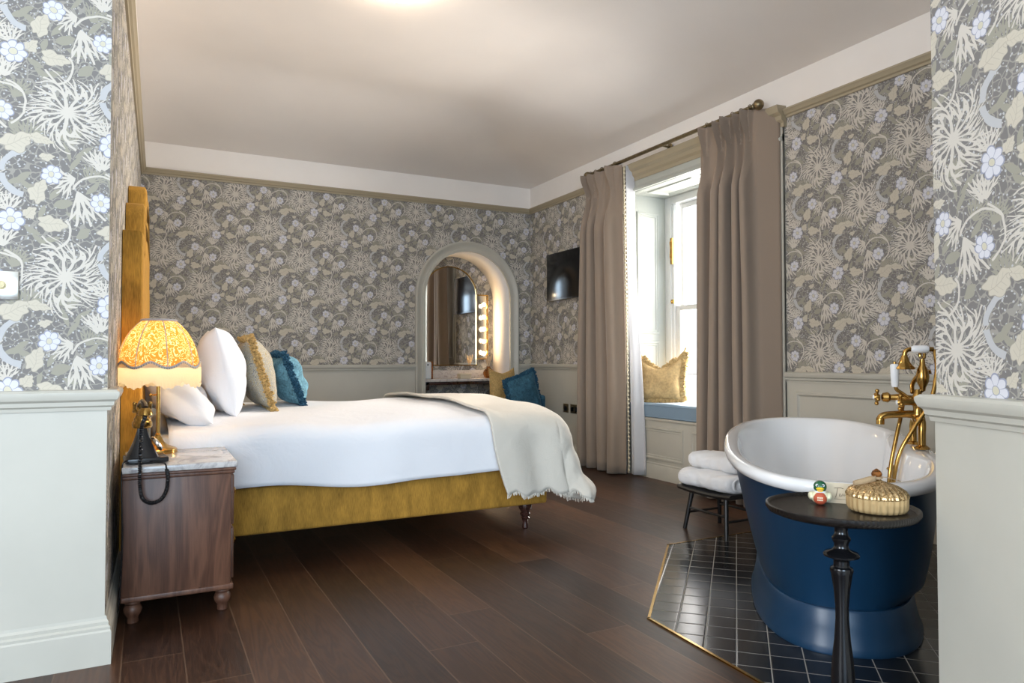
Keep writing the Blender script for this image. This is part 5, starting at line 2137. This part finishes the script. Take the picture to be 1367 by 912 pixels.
b.sphere((0.004, 0, 0.054), 0.0195, 20, (1, 1, 0.98))
hd = b.build('head', DG, dk)
b = MB()
b.sphere((0.020, 0, 0.050), 0.012, 16, (0.95, 1.0, 0.42), Euler((0, -0.15, 0)).to_matrix())
b.sphere((0.019, 0, 0.045), 0.010, 16, (0.9, 0.9, 0.40), Euler((0, 0.25, 0)).to_matrix())
b.build('bill', DY, hd)
b = MB()
b.sphere((0.0265, 0, 0.0465), 0.004, 10, (0.6, 1.0, 0.5))
b.build('tongue', DP, hd)
for s in (-1, 1):
    b = MB()
    b.sphere((0.0185, s * 0.0085, 0.060), 0.0045, 12, (0.6, 1, 1))
    e = b.build('eye', M['porcelain'], hd)
    b = MB()
    b.sphere((0.0210, s * 0.0085, 0.0605), 0.0022, 8, (0.6, 1, 1))
    b.build('pupil', M['black'], e)

# card
cd = thing('card', 'cream card with handwriting propped between the toy duck and the glass jar', 'card', (1.918, 1.482, 0.6490), (0, 0, math.atan2(-1.500, -1.892) - PI / 2))
tilt = Euler((0.16, 0, 0)).to_matrix()
b = MB()
b.box((-0.050, -0.0012, 0.0), (0.050, 0.0012, 0.062), 0.0004, 1, tilt, (0, 0, 0))
b.build('front', M['card'], cd)
b = MB()
b.box((-0.050, -0.0012, 0.0), (0.050, 0.0012, 0.062), 0.0004, 1, Euler((-0.30, 0, 0)).to_matrix(), (0, 0, 0.0))
bmesh.ops.translate(b.bm, verts=list(b.bm.verts), vec=(0, -0.0275, 0.0))
b.build('back', M['card'], cd)
b = MB()


def stroke(pts, r=0.0009):
    b.tube([tilt @ Vector((x, 0.0016, z)) for x, z in pts], r, 5)


# 'Time' in script with rules above and below (card front faces +y locally, x runs right to left)
FX = lambda x: -x
stroke([(FX(-0.022), 0.046), (FX(-0.004), 0.048), (FX(0.004), 0.045)])
stroke([(FX(-0.012), 0.047), (FX(-0.015), 0.030), (FX(-0.018), 0.018)])
stroke([(FX(-0.006), 0.030), (FX(-0.007), 0.022), (FX(-0.004), 0.021)])
stroke([(FX(-0.001), 0.022), (FX(0.001), 0.030), (FX(0.003), 0.023), (FX(0.006), 0.030), (FX(0.007), 0.023), (FX(0.011), 0.030), (FX(0.012), 0.022)])
stroke([(FX(0.016), 0.026), (FX(0.020), 0.029), (FX(0.018), 0.031), (FX(0.015), 0.026), (FX(0.018), 0.021), (FX(0.023), 0.023)])
stroke([(FX(-0.022), 0.013), (FX(0.024), 0.013)], 0.0005)
b.build('handwriting', M['ink'], cd)

# ribbed glass jar with lid
def mercury():
    m, t, b = new_mat('gold_ribbed_glass')
    c = t.coord()
    f, _ = t.noise(c, 160.0, 3.0, 0.7)
    t.set(b.inputs['Base Color'], t.ramp(f, [(0.38, (0.26, 0.15, 0.05)), (0.62, (0.80, 0.56, 0.29))]))
    b.inputs['Metallic'].default_value = 0.55
    b.inputs['Roughness'].default_value = 0.16
    b.inputs['Transmission Weight'].default_value = 0.35
    b.inputs['IOR'].default_value = 1.2
    return m


M['mercury'] = mercury()
jr = thing('glass_jar', 'lidded ribbed amber glass jar holding a cream candle on the tray table', 'jar', (1.915, 1.362, 0.6490))
jr.scale = (0.91, 0.91, 1.0)
RIB = 28


def ribbed(prof, amp, seg=144):
    rings = []
    for r, z in prof:
        ring = []
        for k in range(seg):
            a = 2 * PI * k / seg
            rr = r * (1 + amp * (0.5 + 0.5 * math.cos(RIB * a)))
            ring.append((rr * math.cos(a), rr * math.sin(a), z))
        rings.append(ring)
    return rings


b = MB()
b.ring_loft(ribbed([(0.064, 0.0), (0.080, 0.004), (0.086, 0.014), (0.087, 0.034), (0.087, 0.044)], 0.06) + ribbed([(0.083, 0.044), (0.082, 0.020), (0.076, 0.008)], 0.0))
b.build('bowl', M['amber_rib'], jr, angle=60)
b = MB()
b.lathe([(0.070, 0.009), (0.0775, 0.012), (0.0785, 0.036), (0.074, 0.039)], (0, 0, 0), 40)
b.build('candle', M['wax'], jr)
b = MB()
b.ring_loft(ribbed([(0.088, 0.045), (0.088, 0.052), (0.080, 0.064), (0.060, 0.076), (0.036, 0.084), (0.016, 0.090), (0.011, 0.094)], 0.07) + ribbed([(0.008, 0.088), (0.034, 0.080), (0.058, 0.072), (0.078, 0.060), (0.084, 0.050), (0.084, 0.045)], 0.0))
ld = b.build('lid', M['mercury'], jr, angle=60)
b = MB()
b.lathe([(0.009, 0.092), (0.008, 0.096), (0.015, 0.102), (0.0165, 0.110), (0.012, 0.118), (0.006, 0.122), (0.002, 0.125)], (0, 0, 0), 12)
b.build('knob', M['brownglass'], ld)
# ribbon bow tied round the knob, one loop lying over the lid
b = MB()
e1 = Vector((-0.787, 0.617, 0))       # towards the left of the picture
e2 = Vector((-0.617, -0.787, 0))      # towards the camera
loop = []
for k in range(24):
    a = 2 * PI * k / 24
    p = e1 * (0.042 + 0.034 * math.cos(a)) + e2 * (0.016 + 0.018 * math.sin(a))
    d = p.length
    loop.append(p + Vector((0, 0, 0.099 - 0.30 * max(0, d - 0.02) + 0.004 * math.sin(a))))
rg = []
for p in loop: rg.append(p)
vs = [[b.bm.verts.new(p + Vector((0, 0, h_))) for h_ in (-0.007, 0.007)] for p in rg]
for k in range(24):
    b.bm.faces.new((vs[k][0], vs[(k + 1) % 24][0], vs[(k + 1) % 24][1], vs[k][1]))
tail = [(e1 * -0.008 + e2 * 0.012, 0.104), (e1 * -0.035 + e2 * 0.01, 0.099), (e1 * -0.075 + e2 * -0.012, 0.088)]
vs = [[b.bm.verts.new(p + Vector((0, 0, z)) + e2 * h_) for h_ in (-0.006, 0.006)] for p, z in tail]
for k in range(2): b.bm.faces.new((vs[k][0], vs[k + 1][0], vs[k + 1][1], vs[k][1]))
solidify(b.build('ribbon', M['hessian'], ld), 0.0012, 0)
b = MB()
b.tube([(0.0135 * math.cos(2 * PI * k / 20), 0.0135 * math.sin(2 * PI * k / 20), 0.0985) for k in range(20)], 0.0045, 6, closed=True)
b.build('ribbon_knot', M['hessian'], ld)

# ================================================================ CEILING LIGHT
cl_ = thing('ceiling_light', 'round glowing flush ceiling light at the top of the picture', 'ceiling light', (1.43, 4.35, ZC))
b = MB()
b.lathe([(0.13, -0.03), (0.14, -0.02), (0.14, 0.0)], (0, 0, 0), 40)
b.build('base', M['brass'], cl_)
b = MB()
b.lathe([(0.01, -0.105), (0.07, -0.098), (0.12, -0.078), (0.148, -0.050), (0.152, -0.035), (0.13, -0.028)], (0, 0, 0), 48)
b.build('shade', M['ceilglow'], cl_)
